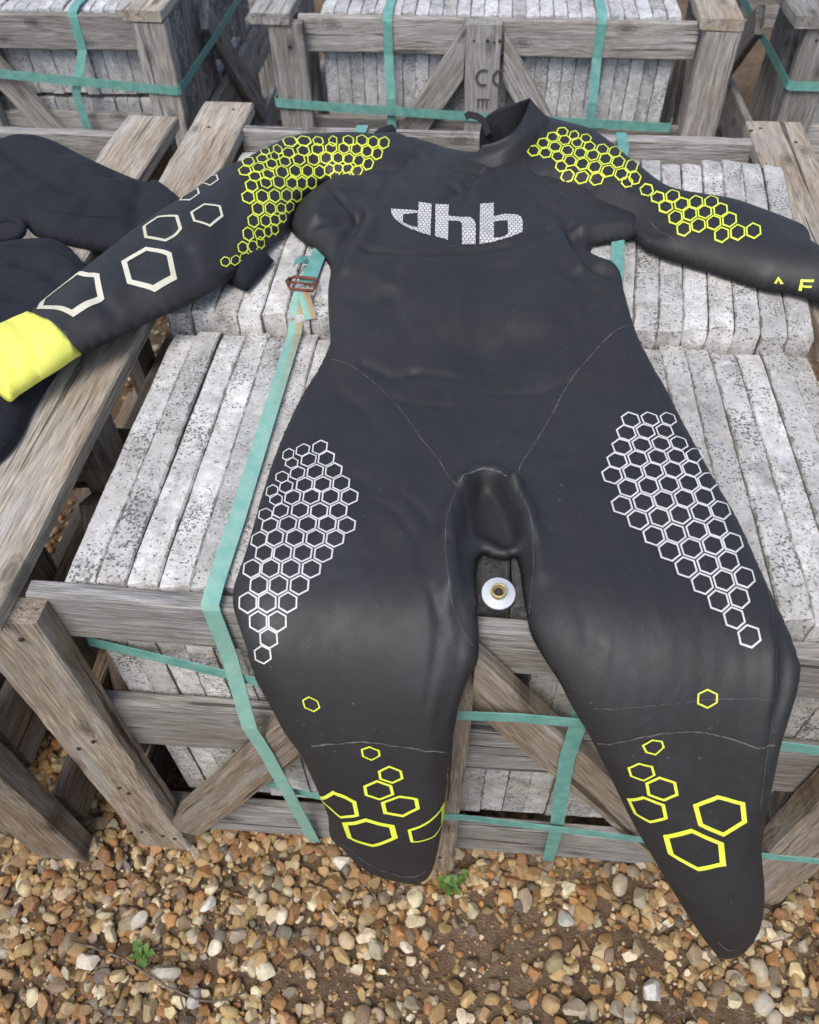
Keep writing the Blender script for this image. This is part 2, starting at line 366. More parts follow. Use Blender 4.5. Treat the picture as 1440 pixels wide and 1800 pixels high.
OUT = {'sleeve_a': [(0.2662, 0.9841), (0.2249, 0.9635), (0.1735, 0.9598), (0.1145, 0.9425), (0.0791, 0.9152), (0.0568, 0.8768), (0.0362, 0.834), (0.0187, 0.8031), (-0.0093, 0.7677), (-0.0341, 0.7041), (-0.0806, 0.6035),
              (-0.1222, 0.5098), (-0.1492, 0.4521), (-0.1744, 0.3912), (-0.1909, 0.373), (-0.2117, 0.3476), (-0.2296, 0.318), (-0.1841, 0.2612), (-0.1335, 0.2161), (-0.1216, 0.2288), (-0.1052, 0.2549), (-0.0896, 0.2772),
              (-0.0716, 0.3071), (-0.0376, 0.3421), (-0.005, 0.3832), (0.0383, 0.4314), (0.0735, 0.4935), (0.0918, 0.5426), (0.1026, 0.5664), (0.1136, 0.6085), (0.132, 0.6587), (0.1344, 0.7214), (0.1435, 0.7661), (0.1648, 0.8064),
              (0.1844, 0.8114), (0.2119, 0.7933), (0.2618, 0.8082), (0.3074, 0.8382), (0.3273, 0.9014), (0.3072, 0.9663)],
 'sleeve_b': [(0.5455, 1.0643), (0.5704, 1.037), (0.5968, 1.0146), (0.6338, 0.988), (0.6608, 0.9493), (0.6851, 0.8952), (0.7048, 0.8557), (0.7234, 0.8157), (0.7429, 0.7885), (0.7809, 0.7714), (0.8308, 0.7514), (0.8692, 0.7246),
              (0.9054, 0.6956), (0.9268, 0.6695), (0.9259, 0.6316), (0.9451, 0.5972), (0.9702, 0.5516), (0.9866, 0.5072), (0.9596, 0.4471), (0.9348, 0.4702), (0.9025, 0.5113), (0.8761, 0.5286), (0.8321, 0.5407), (0.7898, 0.5678),
              (0.7457, 0.5942), (0.7073, 0.6149), (0.6771, 0.6431), (0.665, 0.6751), (0.6441, 0.7026), (0.6068, 0.7354), (0.5643, 0.7774), (0.5192, 0.8042), (0.4867, 0.856), (0.482, 0.9397), (0.5082, 1.0179)],
 'torso': [(0.2656, 0.9688), (0.3012, 0.9775), (0.3387, 0.959), (0.3808, 0.9345), (0.4314, 0.9285), (0.4867, 0.9667), (0.5347, 1.0577), (0.5861, 1.0316), (0.6422, 0.9526), (0.6774, 0.825), (0.6951, 0.7163), (0.6785, 0.6763),
           (0.6414, 0.6594), (0.606, 0.6459), (0.5983, 0.6199), (0.6139, 0.6022), (0.6313, 0.591), (0.6405, 0.5646), (0.6409, 0.5257), (0.6447, 0.4728), (0.6522, 0.4233), (0.6671, 0.3743), (0.6844, 0.3254), (0.7006, 0.2592),
           (0.7185, 0.1823), (0.7337, 0.1246), (0.7435, 0.0659), (0.7501, 0.0263), (0.7575, -0.0077), (0.7643, -0.0335), (0.7676, -0.0451), (0.7663, -0.0598), (0.7625, -0.0736), (0.7589, -0.0934), (0.7602, -0.1101),
           (0.7626, -0.1287), (0.7664, -0.1452), (0.7703, -0.1559), (0.7839, -0.1758), (0.7922, -0.1902), (0.7972, -0.2092), (0.7905, -0.2235), (0.776, -0.2313), (0.7614, -0.2313), (0.7464, -0.2236), (0.7257, -0.2094),
           (0.6961, -0.1881), (0.662, -0.1635), (0.6305, -0.1413), (0.6078, -0.1236), (0.5878, -0.1084), (0.5724, -0.0965), (0.5511, -0.0815), (0.5339, -0.066), (0.5167, -0.0506), (0.5025, -0.0319), (0.497, -0.0083),
           (0.4935, 0.0154), (0.4913, 0.0368), (0.4866, 0.056), (0.4757, 0.0529), (0.4622, 0.0543), (0.4512, 0.0581), (0.4454, 0.0447), (0.445, 0.0155), (0.447, -0.0108), (0.4504, -0.0511), (0.4429, -0.0644), (0.4346, -0.0792),
           (0.4288, -0.0999), (0.4251, -0.1157), (0.4245, -0.1317), (0.4194, -0.1578), (0.4099, -0.1746), (0.3932, -0.1791), (0.3715, -0.1783), (0.329, -0.1718), (0.3009, -0.1601), (0.2871, -0.1538), (0.2857, -0.1414),
           (0.2778, -0.1282), (0.2623, -0.1103), (0.245, -0.0983), (0.2292, -0.0834), (0.217, -0.071), (0.206, -0.051), (0.1955, -0.031), (0.1904, -0.0174), (0.1885, 0.0016), (0.191, 0.0306), (0.1925, 0.07), (0.193, 0.1297),
           (0.1955, 0.1854), (0.2017, 0.246), (0.2107, 0.2993), (0.2232, 0.3403), (0.2324, 0.3788), (0.2338, 0.4034), (0.2259, 0.444), (0.2161, 0.5068), (0.2102, 0.5626), (0.1833, 0.6081), (0.1562, 0.6326), (0.1363, 0.6583),
           (0.1299, 0.6838), (0.1311, 0.7286), (0.1439, 0.7704), (0.1688, 0.8146), (0.1944, 0.8483), (0.2293, 0.9222)]}
FOLDS = [([(0.4537, 0.1487), (0.4631, 0.128), (0.4734, 0.0954), (0.4815, 0.0622)], -0.024, 0.012), ([(0.4465, 0.1265), (0.4549, 0.0876), (0.4621, 0.0582)], -0.017, 0.02),
 ([(0.4245, 0.1335), (0.4134, 0.0964), (0.4131, 0.0517), (0.4226, 0.005)], 0.015, 0.013), ([(0.426, 0.1433), (0.4449, 0.163), (0.4645, 0.1588), (0.4808, 0.1422)], 0.012, 0.01),
 ([(0.4808, 0.1381), (0.4964, 0.1055), (0.5016, 0.0679), (0.5013, 0.0264)], 0.015, 0.012), ([(0.2612, 0.5782), (0.3465, 0.5679), (0.421, 0.5913), (0.4841, 0.6114), (0.5363, 0.6556), (0.5716, 0.6768)], -0.005, 0.01),
 ([(0.274, 0.5413), (0.3488, 0.5365), (0.4221, 0.5561), (0.484, 0.5739), (0.5348, 0.6109)], 0.004, 0.02), ([(0.2375, 0.6855), (0.2076, 0.7194), (0.1683, 0.7631)], -0.01, 0.01),
 ([(0.2384, 0.6786), (0.2085, 0.649), (0.176, 0.6382)], -0.01, 0.009), ([(0.2415, 0.668), (0.2323, 0.6166), (0.2184, 0.5762)], -0.012, 0.01),
 ([(0.2459, 0.7061), (0.2643, 0.6641), (0.258, 0.6056), (0.2447, 0.5607), (0.2352, 0.5188)], 0.007, 0.012), ([(0.1864, 0.7387), (0.1779, 0.6749), (0.1786, 0.6397)], 0.012, 0.022),
 ([(0.5667, 0.6636), (0.5748, 0.6181), (0.5949, 0.5691), (0.6223, 0.5484)], -0.014, 0.012), ([(0.5539, 0.6672), (0.5635, 0.599), (0.5776, 0.5545)], 0.008, 0.012),
 ([(0.5752, 0.6612), (0.619, 0.6657), (0.6636, 0.6737)], 0.01, 0.012), ([(0.2898, 0.8219), (0.3024, 0.9018)], -0.004, 0.008), ([(0.3058, 0.9083), (0.3312, 0.8459), (0.3629, 0.798), (0.3921, 0.7753)], -0.005, 0.01),
 ([(0.4765, 0.9008), (0.4363, 0.8456), (0.4108, 0.8007), (0.3897, 0.7672), (0.3755, 0.7349)], -0.006, 0.009), ([(0.411, 0.7971), (0.4092, 0.7381)], -0.004, 0.006),
 ([(0.349, 0.3295), (0.386, 0.3266), (0.4229, 0.3168)], -0.0018, 0.005), ([(0.4452, 0.2962), (0.4879, 0.2946), (0.5237, 0.3044), (0.5525, 0.3207)], -0.002, 0.005),
 ([(0.2885, 0.34), (0.3279, 0.3174), (0.3564, 0.3297)], -0.003, 0.008), ([(0.447, 0.5493), (0.4405, 0.4598), (0.4411, 0.3844), (0.4438, 0.3449)], -0.008, 0.03),
 ([(0.5025, 0.3888), (0.458, 0.3655), (0.4051, 0.3838)], -0.006, 0.035), ([(0.5474, 0.5109), (0.5268, 0.4827), (0.5104, 0.4333)], 0.006, 0.03),
 ([(0.3502, 0.1542), (0.3744, 0.0963), (0.3881, 0.0352), (0.3915, -0.0088)], 0.004, 0.03), ([(0.3668, 0.1115), (0.384, 0.0936), (0.398, 0.0706)], -0.002, 0.005),
 ([(0.5541, -0.037), (0.5629, -0.0364), (0.5717, -0.0379)], -0.0014, 0.0025), ([(0.7431, -0.0102), (0.7417, -0.0384), (0.7384, -0.0644), (0.7401, -0.0914)], -0.006, 0.006),
 ([(0.7498, -0.0296), (0.7491, -0.0455), (0.7443, -0.0647)], -0.006, 0.005), ([(0.7387, 0.0072), (0.7352, -0.0349), (0.734, -0.0644)], 0.004, 0.006),
 ([(0.4242, -0.0216), (0.4288, -0.0373), (0.4272, -0.057), (0.4213, -0.0777)], -0.0035, 0.005), ([(0.4142, -0.0264), (0.4203, -0.0442), (0.4176, -0.0626), (0.4129, -0.085)], -0.003, 0.005),
 ([(0.4063, -0.0134), (0.4118, -0.0377), (0.4102, -0.0567)], -0.0025, 0.005), ([(0.4342, -0.0408), (0.4317, -0.0573), (0.4245, -0.0753), (0.4184, -0.0946)], -0.003, 0.005),
 ([(0.3997, -0.0031), (0.4066, -0.0306), (0.4062, -0.0509), (0.4013, -0.071)], -0.0022, 0.004), ([(0.4143, 0.0518), (0.4202, 0.0174), (0.427, -0.0116), (0.435, -0.0292)], -0.004, 0.005),
 ([(0.4182, 0.1009), (0.4236, 0.0612), (0.4288, 0.0262), (0.436, -0.004)], -0.0035, 0.005), ([(0.427, 0.1188), (0.4328, 0.0777), (0.4369, 0.0368)], -0.003, 0.005),
 ([(0.3312, 0.2826), (0.368, 0.271), (0.4107, 0.2679)], -0.002, 0.006), ([(0.265, 0.2896), (0.2977, 0.2604), (0.32, 0.219)], -0.0025, 0.008), ([(0.5563, 0.4366), (0.5878, 0.4607), (0.618, 0.4557)], -0.004, 0.012),
 ([(0.242, 0.4676), (0.2757, 0.455), (0.3059, 0.4696)], -0.003, 0.014), ([(0.2231, 0.5418), (0.2689, 0.5144), (0.3118, 0.4928)], 0.004, 0.016), ([(0.6048, 0.4859), (0.5752, 0.5118), (0.5491, 0.5531)], -0.005, 0.014),
 ([(0.2522, 0.1857), (0.2844, 0.1504), (0.3128, 0.1347)], -0.002, 0.01), ([(0.3288, 0.1088), (0.3561, 0.0898), (0.3774, 0.0568), (0.3874, 0.0209)], -0.0018, 0.005),
 ([(0.3456, 0.8472), (0.3849, 0.8325), (0.4326, 0.8379)], -0.003, 0.008), ([(0.278, 0.8441), (0.2746, 0.7819), (0.273, 0.7254)], -0.004, 0.008), ([(0.4613, 0.8389), (0.4528, 0.7423), (0.4468, 0.6537)], -0.003, 0.012),
 ([(0.5078, 0.7816), (0.5339, 0.7283), (0.5594, 0.6963)], -0.005, 0.01), ([(0.7726, -0.1543), (0.7581, -0.1482)], -0.008, 0.01), ([(0.7829, -0.1889), (0.7798, -0.198)], -0.006, 0.01)]
FOLDS_B = [([(0.5807, 0.7788), (0.6224, 0.7416), (0.6632, 0.6984), (0.6916, 0.6523)], -0.012, 0.02), ([(0.674, 0.7583), (0.6978, 0.7345), (0.7205, 0.7071)], -0.006, 0.014),
 ([(0.5362, 0.816), (0.5719, 0.7945), (0.6058, 0.7763)], -0.006, 0.012)]
HEX = {'sleeve_a': [[(0.1162, 0.8582), (0.1107, 0.8395), (0.0964, 0.843), (0.0846, 0.876), (0.0895, 0.8974), (0.1069, 0.8825)], [(0.1389, 0.8659), (0.1323, 0.852), (0.1188, 0.8517), (0.1104, 0.8714), (0.1155, 0.8919), (0.1308, 0.8852)],
              [(0.1587, 0.8711), (0.1536, 0.8604), (0.1435, 0.861), (0.1377, 0.8753), (0.1415, 0.8918), (0.1524, 0.8879)],
              [(0.1818, 0.8705), (0.1761, 0.8612), (0.1676, 0.8658), (0.1645, 0.8821), (0.1695, 0.8957), (0.1786, 0.8878)], [(0.2106, 0.8681), (0.2016, 0.8616), (0.191, 0.87), (0.1886, 0.888), (0.1968, 0.9), (0.2084, 0.8863)],
              [(0.2325, 0.8729), (0.2237, 0.8631), (0.2135, 0.8717), (0.2116, 0.8935), (0.2196, 0.9099), (0.2308, 0.8951)],
              [(0.2511, 0.8742), (0.2423, 0.8636), (0.2331, 0.8718), (0.2319, 0.8951), (0.2398, 0.9126), (0.25, 0.8983)], [(0.2684, 0.8807), (0.26, 0.8667), (0.2511, 0.8756), (0.2502, 0.9009), (0.2584, 0.9174), (0.2679, 0.9049)],
              [(0.0786, 0.81), (0.0745, 0.7987), (0.0638, 0.8079), (0.0537, 0.8406), (0.0599, 0.8449), (0.0718, 0.8317)], [(0.0988, 0.8147), (0.0934, 0.8063), (0.0829, 0.817), (0.0756, 0.8438), (0.0809, 0.8532), (0.0935, 0.8347)],
              [(0.0645, 0.7618), (0.0608, 0.7445), (0.049, 0.747), (0.0384, 0.7745), (0.0398, 0.7999), (0.0552, 0.7863)],
              [(0.0821, 0.7823), (0.0786, 0.7648), (0.0682, 0.7652), (0.0595, 0.7885), (0.0628, 0.8064), (0.0746, 0.8021)],
              [(0.0967, 0.7968), (0.0926, 0.7853), (0.0841, 0.7896), (0.0784, 0.8097), (0.0828, 0.8199), (0.0926, 0.8112)], [(0.118, 0.8207), (0.1125, 0.806), (0.1014, 0.8044), (0.0952, 0.8198), (0.1, 0.8374), (0.1121, 0.8353)],
              [(0.1396, 0.8401), (0.1332, 0.8272), (0.1225, 0.8239), (0.1168, 0.8386), (0.1225, 0.8547), (0.1346, 0.8527)],
              [(0.162, 0.8487), (0.1534, 0.8396), (0.1424, 0.8406), (0.1391, 0.8543), (0.1467, 0.8681), (0.1586, 0.8631)],
              [(0.1837, 0.8531), (0.1753, 0.8449), (0.1644, 0.8483), (0.1614, 0.8624), (0.1692, 0.874), (0.1807, 0.8681)], [(0.2051, 0.8498), (0.196, 0.8447), (0.1857, 0.8522), (0.1842, 0.8667), (0.193, 0.8737), (0.2036, 0.8649)],
              [(0.2258, 0.8467), (0.2166, 0.839), (0.2067, 0.8495), (0.2065, 0.8649), (0.2158, 0.8722), (0.2254, 0.8637)],
              [(0.2432, 0.8468), (0.2342, 0.8381), (0.2257, 0.8445), (0.2257, 0.8622), (0.2346, 0.8724), (0.2436, 0.8637)],
              [(0.2598, 0.8456), (0.2505, 0.8376), (0.2425, 0.8444), (0.2434, 0.8621), (0.2524, 0.8725), (0.2608, 0.863)], [(0.0667, 0.7286), (0.0619, 0.7145), (0.0508, 0.7143), (0.0429, 0.7329), (0.0478, 0.7466), (0.06, 0.744)],
              [(0.0832, 0.751), (0.0798, 0.7318), (0.0691, 0.7303), (0.0625, 0.7453), (0.0663, 0.7626), (0.0776, 0.7624)], [(0.099, 0.7719), (0.0938, 0.7602), (0.0846, 0.7569), (0.079, 0.7703), (0.0824, 0.7887), (0.0929, 0.788)],
              [(0.1156, 0.7951), (0.1111, 0.7799), (0.1014, 0.7778), (0.0953, 0.7942), (0.1001, 0.8082), (0.1106, 0.8077)],
              [(0.1354, 0.8164), (0.1293, 0.8008), (0.1189, 0.798), (0.1141, 0.8116), (0.1202, 0.8267), (0.1311, 0.8285)],
              [(0.1567, 0.8284), (0.1485, 0.8175), (0.1383, 0.8166), (0.1354, 0.8308), (0.1433, 0.8429), (0.1543, 0.8403)], [(0.177, 0.834), (0.1683, 0.8269), (0.158, 0.829), (0.1559, 0.8408), (0.1641, 0.8503), (0.1749, 0.8461)],
              [(0.197, 0.8307), (0.1879, 0.8272), (0.1777, 0.833), (0.1762, 0.8443), (0.1849, 0.8508), (0.1953, 0.8435)], [(0.2147, 0.8224), (0.2044, 0.8212), (0.1952, 0.831), (0.1961, 0.8428), (0.206, 0.8469), (0.2153, 0.8366)],
              [(0.2304, 0.8222), (0.2207, 0.8153), (0.2134, 0.8229), (0.2157, 0.8369), (0.2256, 0.8431), (0.2329, 0.8357)], [(0.2456, 0.8207), (0.2359, 0.8142), (0.2292, 0.82), (0.232, 0.834), (0.2416, 0.8418), (0.2485, 0.8341)],
              [(0.0836, 0.72), (0.079, 0.7061), (0.0688, 0.7042), (0.0629, 0.717), (0.0675, 0.7308), (0.0781, 0.7316)], [(0.1009, 0.739), (0.0967, 0.722), (0.0868, 0.7202), (0.0811, 0.7343), (0.0843, 0.7546), (0.0938, 0.7588)],
              [(0.1162, 0.767), (0.1104, 0.7538), (0.1005, 0.7499), (0.0958, 0.7617), (0.1014, 0.7757), (0.1119, 0.7775)],
              [(0.1334, 0.7849), (0.1268, 0.771), (0.1175, 0.7675), (0.1139, 0.7802), (0.1197, 0.7971), (0.1299, 0.7976)],
              [(0.1497, 0.8011), (0.1427, 0.7868), (0.1338, 0.7842), (0.1313, 0.7981), (0.138, 0.8137), (0.1476, 0.8137)],
              [(0.1666, 0.8135), (0.1586, 0.8033), (0.1502, 0.8001), (0.1485, 0.8126), (0.1561, 0.8244), (0.1658, 0.8218)],
              [(0.1814, 0.8182), (0.173, 0.8149), (0.165, 0.8145), (0.1644, 0.8229), (0.1721, 0.8299), (0.1809, 0.8259)], [(0.1988, 0.815), (0.1912, 0.8146), (0.1812, 0.8196), (0.1785, 0.8266), (0.1855, 0.8309), (0.1956, 0.8251)],
              [(0.2119, 0.8062), (0.2011, 0.8086), (0.1942, 0.8182), (0.1981, 0.8255), (0.2088, 0.8243), (0.2157, 0.8146)], [(0.2281, 0.805), (0.2179, 0.8011), (0.2118, 0.8063), (0.216, 0.8154), (0.226, 0.8206), (0.2321, 0.8147)],
              [(0.1932, 0.8094), (0.1846, 0.812), (0.175, 0.8138), (0.1733, 0.8169), (0.1808, 0.82), (0.1908, 0.8159)], [(0.2154, 0.8001), (0.2099, 0.7962), (0.1982, 0.8017), (0.1922, 0.8098), (0.1982, 0.8118), (0.2099, 0.8061)],
              [(0.0847, 0.6879), (0.0795, 0.6743), (0.0668, 0.6825), (0.0617, 0.6961), (0.0676, 0.7075), (0.0787, 0.7048)],
              [(0.1006, 0.7134), (0.0963, 0.6981), (0.0868, 0.6977), (0.0813, 0.7129), (0.0862, 0.726), (0.0959, 0.7261)], [(0.117, 0.733), (0.1122, 0.715), (0.1029, 0.7123), (0.0984, 0.7272), (0.1007, 0.7542), (0.1107, 0.7551)],
              [(0.1309, 0.7577), (0.1262, 0.7369), (0.1181, 0.7323), (0.1128, 0.7555), (0.1193, 0.7685), (0.1281, 0.7713)],
              [(0.1433, 0.7739), (0.1373, 0.7575), (0.1295, 0.7534), (0.1268, 0.769), (0.1334, 0.7823), (0.1418, 0.7843)], [(0.1546, 0.7918), (0.1477, 0.778), (0.141, 0.7718), (0.1401, 0.7836), (0.1469, 0.7973), (0.1546, 0.7995)],
              [(0.086, 0.6566), (0.08, 0.6436), (0.0681, 0.6488), (0.0612, 0.6693), (0.0674, 0.6816), (0.0806, 0.6728)], [(0.1032, 0.6718), (0.0978, 0.6565), (0.0878, 0.6574), (0.0828, 0.6745), (0.0882, 0.6898), (0.0984, 0.6887)],
              [(0.1167, 0.6925), (0.1124, 0.6734), (0.1034, 0.6725), (0.0988, 0.6901), (0.1032, 0.7083), (0.1123, 0.7095)],
              [(0.1285, 0.7188), (0.1246, 0.6971), (0.1171, 0.6937), (0.1136, 0.7113), (0.1184, 0.7294), (0.126, 0.7331)],
              [(0.1377, 0.7463), (0.1334, 0.7242), (0.1273, 0.7159), (0.125, 0.7312), (0.1297, 0.7511), (0.1369, 0.7555)], [(0.1014, 0.6418), (0.0958, 0.6288), (0.0865, 0.629), (0.0824, 0.6432), (0.088, 0.6563), (0.0976, 0.6553)],
              [(0.116, 0.6568), (0.1111, 0.6428), (0.1027, 0.6419), (0.0991, 0.6552), (0.1038, 0.6697), (0.1123, 0.6707)], [(0.127, 0.6779), (0.1238, 0.6618), (0.117, 0.6577), (0.1136, 0.6686), (0.1169, 0.6839), (0.1236, 0.6888)],
              [(0.1325, 0.7015), (0.1296, 0.6781), (0.1246, 0.6736), (0.123, 0.6894), (0.1267, 0.7093), (0.1316, 0.7155)],
              [(0.0986, 0.6142), (0.0941, 0.5996), (0.0859, 0.5991), (0.0816, 0.6148), (0.0864, 0.6281), (0.0951, 0.6274)], [(0.1127, 0.6306), (0.1079, 0.6178), (0.1005, 0.615), (0.0973, 0.6267), (0.1021, 0.6392), (0.11, 0.6407)],
              [(0.1232, 0.6459), (0.119, 0.6339), (0.1121, 0.6294), (0.109, 0.638), (0.1131, 0.6501), (0.1203, 0.6536)], [(0.1293, 0.6625), (0.1267, 0.6507), (0.1218, 0.6467), (0.1193, 0.6545), (0.1218, 0.6665), (0.1269, 0.6704)],
              [(0.0966, 0.5826), (0.0923, 0.5687), (0.0847, 0.5676), (0.0809, 0.5814), (0.0853, 0.5948), (0.0934, 0.595)], [(0.108, 0.6038), (0.105, 0.5907), (0.0987, 0.5836), (0.0946, 0.5919), (0.0973, 0.6056), (0.1044, 0.6104)],
              [(0.115, 0.6185), (0.1116, 0.6079), (0.1069, 0.6035), (0.1048, 0.6121), (0.1081, 0.6229), (0.1135, 0.625)], [(0.122, 0.632), (0.1182, 0.6223), (0.1136, 0.6173), (0.1119, 0.6245), (0.1155, 0.6348), (0.1208, 0.6376)],
              [(0.0926, 0.5562), (0.0882, 0.5453), (0.082, 0.5417), (0.0793, 0.5515), (0.0837, 0.5622), (0.0906, 0.564)], [(0.1029, 0.5759), (0.1007, 0.5643), (0.0947, 0.5559), (0.0908, 0.5598), (0.0928, 0.5721), (0.099, 0.5796)],
              [(0.1085, 0.5913), (0.1055, 0.5791), (0.1012, 0.5739), (0.0992, 0.583), (0.1022, 0.5948), (0.1073, 0.5976)], [(0.0763, 0.515), (0.0728, 0.505), (0.0669, 0.5015), (0.0635, 0.5108), (0.0671, 0.5205), (0.0738, 0.5217)],
              [(0.085, 0.5292), (0.0807, 0.5178), (0.0762, 0.5149), (0.0757, 0.524), (0.0803, 0.5345), (0.0851, 0.5368)],
              [(0.0928, 0.5468), (0.088, 0.5349), (0.0842, 0.531), (0.0846, 0.5403), (0.0895, 0.5515), (0.0939, 0.5539)]],
 'sleeve_b': [[(0.5724, 0.9258), (0.5617, 0.9254), (0.5551, 0.9406), (0.5594, 0.9559), (0.5704, 0.957), (0.5768, 0.9415)],
              [(0.5901, 0.9092), (0.5809, 0.9057), (0.5758, 0.9206), (0.5797, 0.9382), (0.5891, 0.942), (0.5942, 0.9274)],
              [(0.6103, 0.8958), (0.6002, 0.8924), (0.5941, 0.908), (0.5978, 0.9241), (0.6083, 0.9289), (0.6146, 0.9151)], [(0.556, 0.9103), (0.5449, 0.9097), (0.5382, 0.9277), (0.5423, 0.944), (0.5534, 0.9436), (0.5603, 0.9276)],
              [(0.5754, 0.8942), (0.5646, 0.8937), (0.558, 0.9109), (0.5623, 0.928), (0.5734, 0.9288), (0.5799, 0.9122)], [(0.5948, 0.8802), (0.5847, 0.8785), (0.5785, 0.8954), (0.5825, 0.9142), (0.5928, 0.916), (0.599, 0.899)],
              [(0.6144, 0.8638), (0.6034, 0.8591), (0.597, 0.8749), (0.6014, 0.8939), (0.6126, 0.8991), (0.6191, 0.884)],
              [(0.6352, 0.8538), (0.6238, 0.8484), (0.6172, 0.8642), (0.6221, 0.8857), (0.6345, 0.8962), (0.6411, 0.8802)], [(0.655, 0.8459), (0.6426, 0.8364), (0.6362, 0.853), (0.6426, 0.8818), (0.6592, 0.9146), (0.6648, 0.892)],
              [(0.5397, 0.8918), (0.5288, 0.8929), (0.5219, 0.9131), (0.526, 0.9302), (0.5371, 0.9285), (0.544, 0.9103)], [(0.5589, 0.8733), (0.5478, 0.8728), (0.5409, 0.8903), (0.5452, 0.908), (0.5565, 0.9088), (0.5633, 0.8913)],
              [(0.5782, 0.8552), (0.5673, 0.8547), (0.5605, 0.8721), (0.565, 0.8906), (0.5762, 0.8914), (0.5828, 0.8735)],
              [(0.5977, 0.8399), (0.587, 0.8384), (0.5806, 0.8556), (0.5852, 0.8756), (0.5962, 0.8777), (0.6025, 0.8603)], [(0.6175, 0.8314), (0.6059, 0.8262), (0.5995, 0.8421), (0.6048, 0.864), (0.6167, 0.87), (0.623, 0.8534)],
              [(0.6373, 0.8175), (0.6256, 0.812), (0.619, 0.8281), (0.6243, 0.8503), (0.6364, 0.8571), (0.6428, 0.8399)],
              [(0.6567, 0.8068), (0.6444, 0.8002), (0.6382, 0.8169), (0.6444, 0.8413), (0.6581, 0.8548), (0.6638, 0.8351)],
              [(0.6765, 0.7937), (0.6641, 0.784), (0.6585, 0.8019), (0.6659, 0.8324), (0.6827, 0.8637), (0.6866, 0.8365)], [(0.5235, 0.873), (0.5129, 0.8769), (0.506, 0.8989), (0.5098, 0.9167), (0.5205, 0.9117), (0.5273, 0.8904)],
              [(0.5427, 0.8573), (0.5319, 0.8589), (0.5248, 0.8762), (0.5287, 0.8924), (0.5397, 0.8913), (0.5466, 0.8736)],
              [(0.5623, 0.8402), (0.5515, 0.8408), (0.5443, 0.856), (0.5481, 0.8722), (0.5593, 0.873), (0.5662, 0.8558)],
              [(0.5812, 0.8215), (0.5707, 0.8224), (0.5636, 0.8356), (0.5676, 0.8521), (0.5786, 0.8534), (0.5851, 0.8361)],
              [(0.5994, 0.8067), (0.5884, 0.8084), (0.5815, 0.8207), (0.5865, 0.8369), (0.5983, 0.8393), (0.6045, 0.8228)],
              [(0.6185, 0.7935), (0.6071, 0.7943), (0.6001, 0.8061), (0.6054, 0.8223), (0.6179, 0.8276), (0.6241, 0.8112)],
              [(0.6382, 0.7774), (0.6268, 0.7771), (0.6199, 0.7908), (0.6249, 0.8076), (0.6374, 0.8135), (0.6437, 0.7969)], [(0.658, 0.7674), (0.6465, 0.7637), (0.64, 0.7772), (0.6455, 0.7976), (0.6576, 0.804), (0.6635, 0.7869)],
              [(0.6788, 0.7621), (0.6681, 0.758), (0.6614, 0.7678), (0.6664, 0.7868), (0.678, 0.7952), (0.6832, 0.7779)], [(0.5674, 0.816), (0.5573, 0.8178), (0.5499, 0.828), (0.5531, 0.8404), (0.5636, 0.841), (0.5705, 0.8268)],
              [(0.5779, 0.7996), (0.5663, 0.8007), (0.5587, 0.8095), (0.5628, 0.8177), (0.5744, 0.8169), (0.5817, 0.8062)], [(0.5998, 0.7869), (0.5883, 0.7918), (0.5807, 0.8003), (0.585, 0.807), (0.5969, 0.8048), (0.604, 0.7931)],
              [(0.6215, 0.769), (0.6107, 0.7761), (0.603, 0.7869), (0.6068, 0.7939), (0.6186, 0.7927), (0.6256, 0.7787)], [(0.6656, 0.7498), (0.6555, 0.7469), (0.6491, 0.758), (0.6526, 0.7717), (0.663, 0.7758), (0.6699, 0.767)]],
 'sleeve_b2': [[(0.6991, 0.74), (0.6885, 0.7224), (0.678, 0.7275), (0.6777, 0.7495), (0.687, 0.7613), (0.6976, 0.7559)], [(0.7135, 0.7182), (0.7014, 0.7016), (0.6913, 0.7095), (0.6921, 0.7293), (0.7032, 0.7413), (0.7134, 0.7335)],
               [(0.735, 0.7145), (0.725, 0.7078), (0.7151, 0.7154), (0.7153, 0.7307), (0.727, 0.744), (0.7369, 0.7361)], [(0.7205, 0.6818), (0.7106, 0.6742), (0.7012, 0.6848), (0.7009, 0.7003), (0.7134, 0.7179), (0.7237, 0.7099)],
               [(0.7441, 0.6878), (0.7324, 0.674), (0.7229, 0.6821), (0.7264, 0.7102), (0.7367, 0.7184), (0.7462, 0.7097)],
               [(0.7658, 0.692), (0.7542, 0.6793), (0.7446, 0.6868), (0.7466, 0.7082), (0.759, 0.7241), (0.7681, 0.7139)],
               [(0.7881, 0.6913), (0.7767, 0.6799), (0.7672, 0.6875), (0.7691, 0.7075), (0.7827, 0.726), (0.7913, 0.7143)],
               [(0.7311, 0.6536), (0.7217, 0.6465), (0.7127, 0.6567), (0.7122, 0.6709), (0.7221, 0.6794), (0.7317, 0.6711)],
               [(0.7522, 0.6599), (0.7416, 0.6492), (0.7319, 0.6562), (0.7328, 0.6742), (0.7444, 0.6883), (0.7541, 0.6807)],
               [(0.7746, 0.6642), (0.7633, 0.6524), (0.7536, 0.6599), (0.7553, 0.6801), (0.7669, 0.6927), (0.7766, 0.6845)],
               [(0.7981, 0.6695), (0.7861, 0.6565), (0.7766, 0.6638), (0.7791, 0.6845), (0.7911, 0.6976), (0.8007, 0.69)],
               [(0.7409, 0.6305), (0.7317, 0.6237), (0.7219, 0.6302), (0.7215, 0.6445), (0.731, 0.6521), (0.7407, 0.6452)], [(0.7617, 0.6333), (0.752, 0.626), (0.742, 0.6325), (0.7419, 0.6471), (0.7526, 0.6574), (0.7623, 0.6501)],
               [(0.7833, 0.6357), (0.7727, 0.6262), (0.763, 0.6334), (0.7641, 0.6504), (0.7758, 0.6632), (0.7854, 0.6555)],
